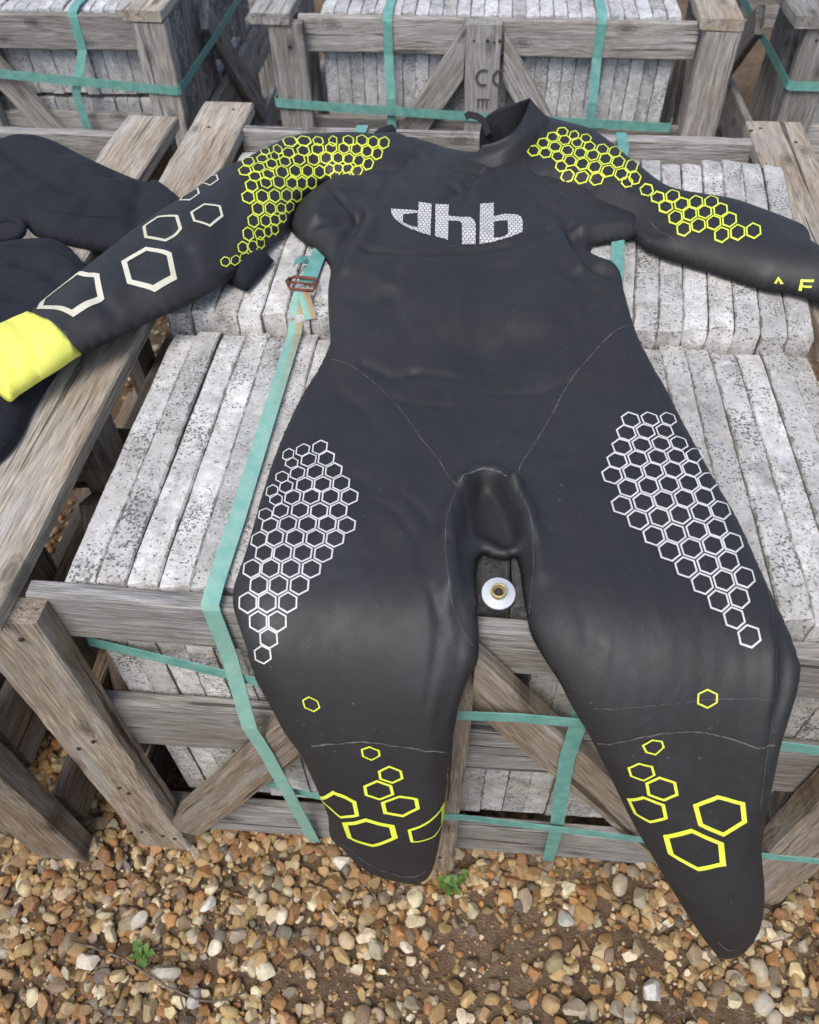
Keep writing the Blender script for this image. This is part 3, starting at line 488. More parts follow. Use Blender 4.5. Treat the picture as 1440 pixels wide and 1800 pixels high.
               [(0.8063, 0.6423), (0.7941, 0.6288), (0.7847, 0.6363), (0.7875, 0.6576), (0.8001, 0.6722), (0.8097, 0.6646)],
               [(0.7909, 0.6087), (0.7809, 0.6019), (0.7713, 0.6091), (0.7719, 0.6238), (0.783, 0.6335), (0.7924, 0.6256)],
               [(0.8127, 0.6096), (0.8019, 0.6007), (0.7924, 0.6085), (0.794, 0.6259), (0.8062, 0.6385), (0.8154, 0.6298)],
               [(0.8348, 0.6108), (0.8235, 0.6004), (0.8141, 0.609), (0.8163, 0.6291), (0.8291, 0.6434), (0.8384, 0.634)]],
 'thigh_a': [[(0.2249, 0.1709), (0.2187, 0.1646), (0.2106, 0.1712), (0.2093, 0.1828), (0.216, 0.1881), (0.2237, 0.1826)], [(0.2423, 0.179), (0.2346, 0.1715), (0.2259, 0.1764), (0.225, 0.188), (0.233, 0.1946), (0.2415, 0.1906)],
             [(0.2626, 0.1854), (0.254, 0.1775), (0.2448, 0.1812), (0.2438, 0.1938), (0.2524, 0.2023), (0.2619, 0.1978)],
             [(0.2324, 0.1563), (0.2248, 0.1523), (0.2164, 0.1584), (0.2157, 0.1683), (0.2236, 0.1716), (0.2319, 0.1659)], [(0.2528, 0.1629), (0.2444, 0.1549), (0.235, 0.1593), (0.2341, 0.1715), (0.2426, 0.1797), (0.2518, 0.176)],
             [(0.2734, 0.1677), (0.2645, 0.1582), (0.2546, 0.1629), (0.2534, 0.1776), (0.2628, 0.1856), (0.273, 0.1799)], [(0.2255, 0.1343), (0.2181, 0.13), (0.2091, 0.1364), (0.2076, 0.1469), (0.2155, 0.1502), (0.2243, 0.1443)],
             [(0.243, 0.1407), (0.2347, 0.1341), (0.2255, 0.1392), (0.2247, 0.1505), (0.2332, 0.1568), (0.2424, 0.152)], [(0.2643, 0.1433), (0.2551, 0.1357), (0.2451, 0.1409), (0.2443, 0.1536), (0.2535, 0.1616), (0.2635, 0.1567)],
             [(0.2852, 0.1478), (0.2761, 0.1389), (0.2661, 0.144), (0.265, 0.1579), (0.2742, 0.1672), (0.2846, 0.1608)], [(0.2171, 0.1123), (0.2105, 0.1072), (0.2017, 0.1155), (0.2002, 0.1275), (0.2076, 0.1307), (0.2157, 0.1241)],
             [(0.2329, 0.1191), (0.2255, 0.113), (0.217, 0.1186), (0.216, 0.1297), (0.2238, 0.135), (0.2322, 0.13)], [(0.2552, 0.1223), (0.2461, 0.1152), (0.2362, 0.1201), (0.2351, 0.1329), (0.2443, 0.14), (0.2544, 0.1347)],
             [(0.2759, 0.1239), (0.2666, 0.1164), (0.2564, 0.1221), (0.2555, 0.1349), (0.2649, 0.1424), (0.2751, 0.1372)], [(0.2971, 0.127), (0.2877, 0.1197), (0.2775, 0.1248), (0.2766, 0.1383), (0.2858, 0.147), (0.2962, 0.141)],
             [(0.2251, 0.0979), (0.2179, 0.0937), (0.209, 0.1015), (0.2078, 0.1121), (0.2157, 0.1149), (0.2241, 0.1082)], [(0.2446, 0.1026), (0.2361, 0.0953), (0.2266, 0.1003), (0.2255, 0.113), (0.2343, 0.1198), (0.2439, 0.1147)],
             [(0.2663, 0.1045), (0.257, 0.0975), (0.2468, 0.1029), (0.2458, 0.1158), (0.2552, 0.1228), (0.2656, 0.1167)], [(0.288, 0.106), (0.2785, 0.099), (0.2683, 0.1044), (0.2675, 0.1168), (0.2769, 0.1244), (0.2872, 0.119)],
             [(0.3092, 0.1068), (0.2998, 0.0995), (0.2896, 0.1057), (0.2887, 0.119), (0.2982, 0.1262), (0.3085, 0.12)], [(0.2181, 0.0755), (0.2097, 0.0727), (0.1994, 0.0824), (0.1979, 0.0938), (0.2076, 0.0935), (0.2172, 0.0855)],
             [(0.2349, 0.0814), (0.2267, 0.0745), (0.2172, 0.0805), (0.2163, 0.0921), (0.2249, 0.0983), (0.2341, 0.0932)], [(0.2568, 0.0842), (0.2475, 0.077), (0.2376, 0.0818), (0.2367, 0.0943), (0.246, 0.1018), (0.2562, 0.0963)],
             [(0.2784, 0.0844), (0.2689, 0.0777), (0.2586, 0.0833), (0.2578, 0.0956), (0.2674, 0.1027), (0.2777, 0.0971)], [(0.2996, 0.0859), (0.29, 0.0794), (0.2798, 0.0852), (0.279, 0.098), (0.2886, 0.1048), (0.2991, 0.0983)],
             [(0.2271, 0.0599), (0.218, 0.0542), (0.2076, 0.0618), (0.2067, 0.0741), (0.2167, 0.078), (0.2266, 0.0716)], [(0.247, 0.0629), (0.2378, 0.0558), (0.2281, 0.0607), (0.2274, 0.073), (0.2365, 0.0805), (0.2464, 0.0755)],
             [(0.2687, 0.0645), (0.2592, 0.0574), (0.249, 0.0629), (0.248, 0.0759), (0.2576, 0.0832), (0.268, 0.0774)], [(0.2901, 0.0664), (0.2807, 0.0593), (0.2704, 0.0651), (0.2695, 0.078), (0.2793, 0.0847), (0.2896, 0.0788)],
             [(0.3113, 0.0661), (0.3018, 0.06), (0.2917, 0.0658), (0.291, 0.0783), (0.3006, 0.0847), (0.3109, 0.0784)], [(0.2187, 0.04), (0.2098, 0.0352), (0.199, 0.0443), (0.1975, 0.0578), (0.2077, 0.0602), (0.2178, 0.0523)],
             [(0.2365, 0.0427), (0.2278, 0.0358), (0.2178, 0.0422), (0.2168, 0.0549), (0.2261, 0.0606), (0.2357, 0.0551)],
             [(0.2586, 0.0441), (0.2492, 0.0371), (0.2389, 0.0429), (0.238, 0.0554), (0.2475, 0.0625), (0.2578, 0.0568)],
             [(0.2802, 0.0459), (0.2707, 0.0387), (0.2605, 0.0441), (0.2596, 0.0568), (0.2692, 0.0641), (0.2797, 0.0581)],
             [(0.3014, 0.0474), (0.2917, 0.0411), (0.2816, 0.0463), (0.2811, 0.0585), (0.2907, 0.0656), (0.301, 0.0597)],
             [(0.2289, 0.0224), (0.2197, 0.0169), (0.2091, 0.0238), (0.2078, 0.0364), (0.2177, 0.0409), (0.2281, 0.0343)],
             [(0.2489, 0.0238), (0.2396, 0.0174), (0.2295, 0.0227), (0.2286, 0.0347), (0.2378, 0.0418), (0.2481, 0.0359)],
             [(0.2704, 0.0255), (0.2608, 0.0191), (0.2506, 0.0242), (0.2497, 0.0364), (0.2592, 0.0435), (0.2697, 0.0379)], [(0.292, 0.0272), (0.2823, 0.0211), (0.2723, 0.0255), (0.2715, 0.0377), (0.2811, 0.045), (0.2914, 0.0396)],
             [(0.2196, 0.0044), (0.2102, -0.0006), (0.199, 0.0066), (0.1972, 0.0197), (0.2077, 0.0231), (0.2187, 0.0155)],
             [(0.2396, 0.0053), (0.2303, -0.0003), (0.2199, 0.005), (0.219, 0.0161), (0.2286, 0.0218), (0.2388, 0.0163)], [(0.2609, 0.0067), (0.2516, 0.0005), (0.2412, 0.0055), (0.2403, 0.0166), (0.2498, 0.0232), (0.2601, 0.018)],
             [(0.2823, 0.0084), (0.2728, 0.002), (0.2625, 0.0068), (0.2617, 0.018), (0.2714, 0.0245), (0.2816, 0.02)],
             [(0.2311, -0.0118), (0.2218, -0.0165), (0.2112, -0.0119), (0.2098, -0.0015), (0.2192, 0.0038), (0.2299, -0.0018)],
             [(0.2517, -0.0108), (0.2422, -0.0157), (0.2319, -0.0115), (0.2308, -0.0014), (0.2402, 0.0044), (0.2507, -0.0007)],
             [(0.2731, -0.0093), (0.2636, -0.0144), (0.2534, -0.0105), (0.2525, -0.0005), (0.2619, 0.0058), (0.2723, 0.001)],
             [(0.2226, -0.026), (0.2129, -0.0302), (0.2013, -0.0259), (0.2001, -0.0167), (0.2102, -0.0126), (0.2211, -0.0175)],
             [(0.2426, -0.025), (0.2334, -0.0292), (0.2229, -0.0256), (0.2217, -0.017), (0.231, -0.0122), (0.2414, -0.0165)],
             [(0.2637, -0.024), (0.2545, -0.0284), (0.2442, -0.0249), (0.2432, -0.0165), (0.2525, -0.0114), (0.2627, -0.0154)],
             [(0.2358, -0.0377), (0.2265, -0.0415), (0.2156, -0.0388), (0.2144, -0.0313), (0.2238, -0.0271), (0.2343, -0.0306)],
             [(0.2553, -0.037), (0.2464, -0.0407), (0.2363, -0.0377), (0.2349, -0.0306), (0.2437, -0.0264), (0.2541, -0.0298)],
             [(0.2478, -0.0468), (0.2391, -0.0499), (0.2287, -0.0477), (0.2274, -0.0417), (0.2363, -0.038), (0.2464, -0.0408)],
             [(0.2417, -0.055), (0.2332, -0.0586), (0.2226, -0.0576), (0.2215, -0.0521), (0.2306, -0.048), (0.2404, -0.0499)]],
 'thigh_b': [[(0.6368, 0.2554), (0.6272, 0.2461), (0.6154, 0.2504), (0.6132, 0.2651), (0.6229, 0.2748), (0.6348, 0.2701)], [(0.6595, 0.2574), (0.6506, 0.2494), (0.6395, 0.2549), (0.6372, 0.2684), (0.646, 0.276), (0.6573, 0.2709)],
             [(0.6819, 0.2641), (0.6721, 0.2523), (0.6618, 0.2562), (0.6602, 0.2691), (0.6693, 0.2788), (0.6809, 0.2783)],
             [(0.6299, 0.2335), (0.6205, 0.2247), (0.6084, 0.2294), (0.6057, 0.243), (0.6151, 0.2516), (0.6275, 0.2473)],
             [(0.6525, 0.2367), (0.6431, 0.2281), (0.6316, 0.2334), (0.6291, 0.2463), (0.6384, 0.2546), (0.6501, 0.2493)],
             [(0.6745, 0.2392), (0.6657, 0.2309), (0.6552, 0.2362), (0.6529, 0.2484), (0.6614, 0.2559), (0.6724, 0.2517)],
             [(0.6229, 0.2106), (0.6131, 0.2006), (0.6009, 0.2052), (0.5982, 0.2192), (0.6081, 0.2293), (0.6205, 0.2247)],
             [(0.646, 0.2143), (0.6365, 0.2055), (0.6248, 0.2109), (0.6223, 0.2245), (0.6317, 0.2328), (0.6436, 0.2276)], [(0.6683, 0.2175), (0.6591, 0.2091), (0.6477, 0.2137), (0.6453, 0.2266), (0.6546, 0.2354), (0.666, 0.2303)],
             [(0.6897, 0.2224), (0.6798, 0.2117), (0.6692, 0.2164), (0.6672, 0.2288), (0.6762, 0.2373), (0.6882, 0.2357)],
             [(0.6152, 0.1865), (0.6054, 0.1771), (0.5931, 0.1812), (0.5905, 0.1954), (0.6006, 0.2058), (0.613, 0.2013)],
             [(0.6388, 0.1904), (0.6291, 0.1816), (0.6172, 0.1864), (0.6149, 0.2008), (0.6249, 0.2107), (0.6368, 0.2051)],
             [(0.6615, 0.1939), (0.6518, 0.1845), (0.6404, 0.1899), (0.6384, 0.2044), (0.648, 0.2134), (0.6598, 0.2085)], [(0.6834, 0.1982), (0.6739, 0.1889), (0.6626, 0.193), (0.6609, 0.2071), (0.6702, 0.2158), (0.6816, 0.2113)],
             [(0.7121, 0.2209), (0.6953, 0.1944), (0.684, 0.196), (0.6826, 0.2084), (0.6931, 0.2206), (0.7109, 0.2341)], [(0.6072, 0.1625), (0.5973, 0.1523), (0.5851, 0.1565), (0.5828, 0.1717), (0.5928, 0.1819), (0.6052, 0.1776)],
             [(0.631, 0.1676), (0.6212, 0.1584), (0.6093, 0.1632), (0.6072, 0.1778), (0.6171, 0.1874), (0.6292, 0.1825)], [(0.6539, 0.1714), (0.644, 0.1617), (0.6325, 0.167), (0.6306, 0.1815), (0.6402, 0.1904), (0.6519, 0.1851)],
             [(0.6764, 0.175), (0.667, 0.1664), (0.6555, 0.1706), (0.6533, 0.1838), (0.663, 0.1934), (0.6747, 0.1891)], [(0.6989, 0.1815), (0.6887, 0.1705), (0.6772, 0.1741), (0.6754, 0.1878), (0.6849, 0.1974), (0.6973, 0.1954)],
             [(0.6228, 0.1427), (0.6129, 0.133), (0.6009, 0.1372), (0.5989, 0.1522), (0.609, 0.1629), (0.6211, 0.1578)], [(0.6459, 0.1472), (0.636, 0.1377), (0.6243, 0.1424), (0.6224, 0.1572), (0.6323, 0.1668), (0.644, 0.1613)],
             [(0.6692, 0.1518), (0.6591, 0.1418), (0.6477, 0.1468), (0.6456, 0.1606), (0.6556, 0.1706), (0.6675, 0.1663)],
             [(0.692, 0.1566), (0.6822, 0.1468), (0.6705, 0.1508), (0.6686, 0.1649), (0.6782, 0.1742), (0.6902, 0.1707)],
             [(0.7172, 0.1699), (0.7042, 0.1527), (0.6925, 0.1557), (0.6906, 0.1694), (0.7012, 0.1817), (0.7198, 0.1935)], [(0.6138, 0.1165), (0.6038, 0.1065), (0.5916, 0.1102), (0.5895, 0.125), (0.5998, 0.1361), (0.612, 0.1317)],
             [(0.6376, 0.1221), (0.6279, 0.1131), (0.6159, 0.1171), (0.614, 0.1319), (0.6239, 0.1417), (0.6359, 0.1368)], [(0.6601, 0.1264), (0.6502, 0.1168), (0.6387, 0.1218), (0.6368, 0.1364), (0.6468, 0.1462), (0.6585, 0.141)],
             [(0.6838, 0.1322), (0.6737, 0.1221), (0.6619, 0.1261), (0.66, 0.1402), (0.6702, 0.1507), (0.6822, 0.1467)], [(0.7066, 0.1385), (0.6965, 0.1279), (0.6849, 0.1319), (0.6831, 0.146), (0.6932, 0.1565), (0.7054, 0.1535)],
             [(0.6291, 0.0967), (0.619, 0.0867), (0.6072, 0.0913), (0.6052, 0.1058), (0.6153, 0.1161), (0.6275, 0.1119)], [(0.6529, 0.1023), (0.643, 0.0926), (0.6311, 0.0968), (0.6293, 0.1115), (0.6391, 0.1209), (0.6509, 0.1158)],
             [(0.6754, 0.1073), (0.6658, 0.0984), (0.6541, 0.1026), (0.6518, 0.116), (0.6618, 0.1261), (0.6738, 0.1218)],
             [(0.6987, 0.1129), (0.6886, 0.1026), (0.6774, 0.1073), (0.6756, 0.1215), (0.6858, 0.1323), (0.6976, 0.1282)],
             [(0.7225, 0.1227), (0.7108, 0.1087), (0.6991, 0.1117), (0.698, 0.1269), (0.7084, 0.1385), (0.7221, 0.1391)], [(0.6435, 0.0761), (0.6336, 0.0666), (0.6215, 0.07), (0.62, 0.0849), (0.6302, 0.0952), (0.6422, 0.091)],
             [(0.6667, 0.0813), (0.6569, 0.0723), (0.6449, 0.0758), (0.6434, 0.0906), (0.6536, 0.1007), (0.6655, 0.0964)], [(0.6896, 0.0859), (0.6796, 0.0763), (0.6686, 0.0816), (0.6673, 0.0966), (0.6771, 0.106), (0.6885, 0.101)],
             [(0.7123, 0.0924), (0.7015, 0.0808), (0.6904, 0.0851), (0.6892, 0.0998), (0.6993, 0.1103), (0.7113, 0.1072)],
             [(0.6576, 0.057), (0.6474, 0.0473), (0.6358, 0.0516), (0.6342, 0.0659), (0.6443, 0.0754), (0.6565, 0.0719)],
             [(0.6804, 0.0608), (0.6707, 0.0519), (0.6595, 0.0568), (0.6582, 0.0716), (0.6681, 0.0807), (0.6793, 0.0753)], [(0.703, 0.0667), (0.6929, 0.0568), (0.682, 0.0614), (0.6808, 0.0757), (0.6907, 0.0855), (0.7021, 0.0813)],
             [(0.727, 0.0766), (0.7148, 0.0628), (0.7035, 0.0658), (0.7026, 0.0804), (0.7136, 0.0925), (0.7265, 0.0918)],
             [(0.6714, 0.0363), (0.6616, 0.0274), (0.6503, 0.0317), (0.6488, 0.0457), (0.6589, 0.0555), (0.6702, 0.0506)], [(0.6935, 0.0408), (0.6839, 0.0319), (0.673, 0.0365), (0.6717, 0.0506), (0.6815, 0.0598), (0.6926, 0.055)],
             [(0.7157, 0.047), (0.7053, 0.0366), (0.6944, 0.0405), (0.6934, 0.0547), (0.7035, 0.0648), (0.7151, 0.0615)], [(0.6845, 0.0172), (0.675, 0.0087), (0.6638, 0.0123), (0.6627, 0.0261), (0.6723, 0.0352), (0.6831, 0.0304)],
             [(0.7066, 0.0224), (0.6967, 0.0132), (0.686, 0.0174), (0.6847, 0.0304), (0.6943, 0.0395), (0.7053, 0.0354)], [(0.7292, 0.0297), (0.718, 0.0183), (0.7076, 0.0224), (0.7065, 0.0354), (0.717, 0.0463), (0.729, 0.0441)],
             [(0.6974, -0.0007), (0.6884, -0.0082), (0.6777, -0.0046), (0.6762, 0.0074), (0.6856, 0.0159), (0.6962, 0.0115)],
             [(0.7181, 0.004), (0.709, -0.0039), (0.6983, -0.0006), (0.6971, 0.0115), (0.7069, 0.0209), (0.7173, 0.0166)],
             [(0.7103, -0.016), (0.7013, -0.0226), (0.6905, -0.0196), (0.689, -0.0092), (0.6982, -0.0017), (0.7091, -0.0051)],
             [(0.7228, -0.03), (0.7133, -0.0358), (0.7022, -0.0333), (0.7008, -0.0244), (0.7108, -0.0175), (0.7218, -0.0206)]]}
BIG = [('torso', 'yellow', 0.13, [(0.2794, -0.0724), (0.2887, -0.0743), (0.2913, -0.0776), (0.2845, -0.0798), (0.2747, -0.0779), (0.2726, -0.0742)]),
 ('torso', 'yellow', 0.16, [(0.3424, -0.0932), (0.3529, -0.0952), (0.3538, -0.0979), (0.3443, -0.1001), (0.3342, -0.0988), (0.3329, -0.0953)]),
 ('torso', 'yellow', 0.17, [(0.3629, -0.1025), (0.3765, -0.105), (0.3785, -0.1091), (0.3665, -0.1115), (0.3523, -0.1092), (0.3508, -0.1052)]),
 ('torso', 'yellow', 0.17, [(0.3497, -0.1095), (0.3662, -0.1123), (0.3687, -0.1171), (0.3526, -0.1197), (0.3359, -0.118), (0.3344, -0.1132)]),
 ('torso', 'yellow', 0.17, [(0.3738, -0.1176), (0.3946, -0.1187), (0.3971, -0.124), (0.3785, -0.1288), (0.3563, -0.1267), (0.3535, -0.1207)]),
 ('torso', 'yellow', 0.17, [(0.3357, -0.13), (0.3687, -0.1329), (0.3726, -0.1402), (0.3435, -0.1469), (0.3113, -0.1464), (0.3072, -0.1357)]),
 ('torso', 'yellow', 0.17, [(0.2773, -0.1281), (0.2998, -0.1175), (0.3259, -0.1213), (0.3286, -0.1291), (0.3061, -0.1332), (0.2918, -0.1299)]),
 ('torso', 'yellow', 0.14, [(0.424, -0.1286), (0.4244, -0.1406), (0.4154, -0.143), (0.4042, -0.1428), (0.3873, -0.1428), (0.3837, -0.1356)]),
 ('torso', 'yellow', 0.13, [(0.6723, -0.0602), (0.6823, -0.0626), (0.6828, -0.0673), (0.6743, -0.0706), (0.664, -0.0684), (0.6633, -0.063)]),
 ('torso', 'yellow', 0.15, [(0.6259, -0.0868), (0.6364, -0.0876), (0.6396, -0.0909), (0.6323, -0.095), (0.622, -0.0936), (0.617, -0.09)]),
 ('torso', 'yellow', 0.15, [(0.6174, -0.0991), (0.6317, -0.1006), (0.6364, -0.1057), (0.6262, -0.109), (0.6125, -0.1074), (0.6078, -0.1026)]),
 ('torso', 'yellow', 0.16, [(0.6402, -0.1062), (0.6577, -0.1091), (0.6631, -0.1161), (0.6507, -0.1196), (0.6331, -0.1169), (0.6278, -0.1098)]),
 ('torso', 'yellow', 0.16, [(0.6289, -0.1175), (0.6517, -0.1211), (0.658, -0.1289), (0.6427, -0.1329), (0.6262, -0.1302), (0.6155, -0.1218)]),
 ('torso', 'yellow', 0.16, [(0.6996, -0.115), (0.7271, -0.1184), (0.7341, -0.1294), (0.7162, -0.138), (0.6891, -0.1322), (0.679, -0.121)]),
 ('torso', 'yellow', 0.16, [(0.6829, -0.134), (0.7178, -0.1415), (0.7258, -0.1546), (0.7005, -0.1582), (0.6676, -0.15), (0.6574, -0.1386)]),
 ('sleeve_a', 'cream', 0.17, [(-0.033, 0.4946), (0.0045, 0.4882), (0.0219, 0.4438), (-0.0002, 0.4129), (-0.0354, 0.4139), (-0.0578, 0.4603)]),
 ('sleeve_a', 'cream', 0.14, [(-0.0107, 0.5807), (0.0046, 0.5464), (-0.0089, 0.5096), (-0.0416, 0.5163), (-0.0559, 0.5511), (-0.0425, 0.5802)]),
 ('sleeve_a', 'cream', 0.13, [(0.0181, 0.6197), (0.0429, 0.619), (0.0515, 0.5973), (0.0415, 0.5599), (0.0159, 0.5656), (0.004, 0.5917)]),
 ('sleeve_a', 'cream', 0.15, [(-0.126, 0.4627), (-0.0797, 0.4325), (-0.0569, 0.3819), (-0.0832, 0.3397), (-0.1486, 0.3702), (-0.1593, 0.4013)]),
 ('sleeve_a', 'cream', 0.14, [(0.0087, 0.7292), (0.0203, 0.6994), (0.0115, 0.6781), (-0.0129, 0.7089), (-0.0124, 0.7224), (-0.0067, 0.7404)]),
 ('sleeve_a', 'cream', 0.14, [(-0.0111, 0.6864), (0.002, 0.6538), (-0.0071, 0.6285), (-0.0263, 0.636), (-0.029, 0.6573), (-0.0224, 0.6757)])]
LET = {'letter_a': [[(0.848, 0.5377), (0.8517, 0.5416), (0.8602, 0.5354), (0.8565, 0.5359), (0.8524, 0.5391), (0.8512, 0.537)]],
 'letter_b': [[(0.4297, 0.7236), (0.4511, 0.7348), (0.452, 0.693), (0.4869, 0.6932), (0.4941, 0.6869), (0.4965, 0.6737), (0.4958, 0.6429), (0.4765, 0.6289), (0.4525, 0.6176), (0.4315, 0.6105)],
              [(0.4522, 0.6741), (0.4733, 0.6727), (0.4744, 0.6392), (0.4684, 0.6302), (0.4528, 0.6258)]],
 'letter_d': [[(0.2899, 0.6997), (0.3094, 0.7008), (0.3333, 0.6951), (0.3318, 0.7212), (0.3528, 0.715), (0.3571, 0.622), (0.3401, 0.631), (0.3226, 0.6447), (0.309, 0.6574), (0.2972, 0.6719), (0.2918, 0.6849)],
              [(0.3098, 0.6847), (0.3326, 0.6904), (0.3364, 0.6452), (0.3263, 0.6504), (0.3117, 0.6621)]],
 'letter_e': [[(0.8805, 0.5349), (0.8962, 0.5298), (0.8957, 0.5275), (0.8838, 0.5319), (0.8838, 0.5291), (0.8944, 0.5249), (0.8943, 0.5233), (0.8838, 0.5279), (0.8842, 0.5259), (0.8803, 0.5276)]],
 'letter_h': [[(0.359, 0.715), (0.3803, 0.7157), (0.3811, 0.6832), (0.4015, 0.6805), (0.414, 0.6828), (0.4215, 0.6752), (0.4246, 0.6582), (0.4255, 0.6083), (0.4055, 0.6054), (0.4032, 0.6632), (0.3989, 0.6671), (0.3818, 0.6685),
               (0.384, 0.6126), (0.3643, 0.6203)]]}
SEAM = [('torso', 0.0012, [(0.2434, 0.3496), (0.2742, 0.3345), (0.3072, 0.3047), (0.3399, 0.2662), (0.3724, 0.2107), (0.3985, 0.1707), (0.4185, 0.1281)]),
 ('torso', 0.0013, [(0.6387, 0.4334), (0.6072, 0.4034), (0.5833, 0.3688), (0.5528, 0.3199), (0.5298, 0.2639), (0.5078, 0.2116), (0.4919, 0.1774), (0.4878, 0.1594)]),
 ('torso', 0.0014, [(0.4186, 0.1272), (0.4318, 0.1483), (0.4479, 0.1618), (0.4661, 0.1568), (0.4745, 0.1432)]),
 ('torso', 0.001, [(0.4193, 0.1237), (0.411, 0.0875), (0.4099, 0.0481), (0.4151, 0.0092), (0.4207, -0.0131), (0.4318, -0.0318), (0.4441, -0.0427)]),
 ('torso', 0.001, [(0.4884, 0.1215), (0.4956, 0.1018), (0.5016, 0.0734), (0.5032, 0.0395), (0.5012, 0.0072), (0.4995, -0.0142)]),
 ('torso', 0.001, [(0.2799, -0.0964), (0.3082, -0.0942), (0.34, -0.0916), (0.3657, -0.093), (0.3938, -0.0947), (0.4111, -0.0961), (0.4236, -0.1004)]),
 ('torso', 0.0012, [(0.5767, -0.0941), (0.597, -0.089), (0.6184, -0.0858), (0.6423, -0.0834), (0.6652, -0.083), (0.6872, -0.0841), (0.7089, -0.0868), (0.7257, -0.0893), (0.744, -0.0894)]),
 ('torso', 0.0004, [(0.5666, -0.0733), (0.6282, -0.0694), (0.6855, -0.0652), (0.7354, -0.064)]),
 ('torso', 0.0008, [(0.749, 0.0746), (0.7432, 0.0387), (0.7393, -0.003), (0.7362, -0.0323), (0.7348, -0.0552), (0.7376, -0.0806), (0.7379, -0.1003), (0.7439, -0.1226)]),
 ('torso', 0.0008, [(0.305, 0.9182), (0.2844, 0.8793), (0.2598, 0.833)]), ('torso', 0.0011, [(0.4768, 0.9076), (0.4363, 0.855), (0.4098, 0.8091)]),
 ('torso', 0.0008, [(0.4995, 0.8717), (0.5316, 0.8091), (0.5687, 0.7488), (0.5803, 0.727)]), ('torso', 0.0006, [(0.3415, 0.5796), (0.3869, 0.5966), (0.4204, 0.6104)]),
 ('torso', 0.0009, [(0.2992, -0.152), (0.3102, -0.1546), (0.3333, -0.1626), (0.3714, -0.1695), (0.3934, -0.1703), (0.405, -0.1668)]),
 ('torso', 0.0009, [(0.7495, -0.2151), (0.76, -0.219), (0.7672, -0.2171), (0.7772, -0.2093), (0.7831, -0.1991)]), ('sleeve_b', 0.0009, [(0.6874, 0.6804), (0.7043, 0.6446), (0.722, 0.6156)]),
 ('sleeve_a', 0.0007, [(0.04, 0.7322), (0.04, 0.6743), (0.0412, 0.6395)])]
CUFF = [(-0.1565, 0.3656), (-0.1216, 0.3373), (-0.0946, 0.3171), (-0.0798, 0.3078), (-0.0568, 0.284)]
BLK = {'lower': [(-0.4076, 0.568), (-0.3476, 0.5961), (-0.3111, 0.5966), (-0.2571, 0.6148), (-0.2148, 0.6072), (-0.1825, 0.5764), (-0.1389, 0.5215), (-0.1125, 0.4235), (-0.1161, 0.3463), (-0.1209, 0.2428), (-0.1175, 0.1861),
           (-0.1278, 0.142), (-0.1688, 0.085)],
 'upper': [(-0.5665, 0.8945), (-0.5224, 0.9383), (-0.4645, 0.9554), (-0.447, 0.9658), (-0.3798, 0.962), (-0.2578, 0.8772), (-0.1488, 0.8093), (-0.1255, 0.8146), (-0.0497, 0.7366), (0.0407, 0.6351), (0.0996, 0.5895),
           (0.1225, 0.5751), (0.1212, 0.5641), (0.1027, 0.4989), (0.0971, 0.4942), (0.0655, 0.5155), (-0.0084, 0.5831), (-0.1177, 0.5928), (-0.1862, 0.6086), (-0.2377, 0.6241), (-0.282, 0.6422), (-0.3171, 0.6702),
           (-0.4009, 0.6762), (-0.4416, 0.6417)]}
COL = {'back': [(0.4268, 0.8979, 0.062), (0.4228, 0.9164, 0.075), (0.4302, 0.94, 0.09), (0.4519, 0.9559, 0.1), (0.4807, 0.9632, 0.108), (0.5082, 0.983, 0.11)],
 'base': [(0.398, 0.8652, 0.055), (0.4321, 0.8547, 0.055), (0.4753, 0.8693, 0.055), (0.5095, 0.9004, 0.055), (0.5384, 0.954, 0.055), (0.5672, 1.0008, 0.055)],
 'front': [(0.4268, 0.8979, 0.062), (0.4517, 0.8966, 0.07), (0.4752, 0.9035, 0.08), (0.4919, 0.9296, 0.09), (0.502, 0.9583, 0.1), (0.5082, 0.983, 0.11)]}

# ================= timber =================
def board_mesh(L, W, T, seed, warp=.0025, cham=.003, cut0=0.0, cut1=0.0):
    """plank: length along local X, width Y, thickness Z, chamfered, slightly warped"""
    r = random.Random(seed)
    n = max(5, int(L / .035)); V = []; F = []
    a, b = W / 2, T / 2; c = min(cham, b * .45)
    sec = [(-a + c, -b), (a - c, -b), (a, -b + c), (a, b - c), (a - c, b), (-a + c, b), (-a, b - c), (-a, -b + c)]
    ph = r.uniform(0, 6); k1 = r.uniform(.6, 1.4)
    for i in range(n + 1):
        t = i / n; x = (t - .5) * L
        bend = warp * math.sin(ph + k1 * t * 3.1); bow = warp * .8 * math.sin(ph * 1.7 + t * 2.6)
        for j, (y, z) in enumerate(sec):
            e = noise.noise(Vector((x * 9 + seed * 3.1, j * 2.3, seed))) * .0016 + noise.noise(Vector((x * 55, j * 5.1, seed * 1.7))) * .0012
            endr = 0
            if i in (0, n): endr = r.uniform(-.0018, .0018); 
            cs = y * (cut0 * max(0, 1 - t * 3) + cut1 * max(0, t * 3 - 2))
            V.append((x + endr + cs, y + bend + e * (1 if y > 0 else -1), z + bow + e * .7 * (1 if z > 0 else -1)))
    m = 8
    for i in range(n):
        for j in range(m):
            F.append((i * m + j, i * m + (j + 1) % m, (i + 1) * m + (j + 1) % m, (i + 1) * m + j))
    F.append(tuple(range(m - 1, -1, -1))); F.append(tuple(n * m + j for j in range(m)))
    # flip so normals point out
    me = mesh('board', V, F); bm = bmesh.new(); bm.from_mesh(me); bmesh.ops.recalc_face_normals(bm, faces=bm.faces); bm.to_mesh(me); bm.free()
    return me
seedc = [10]
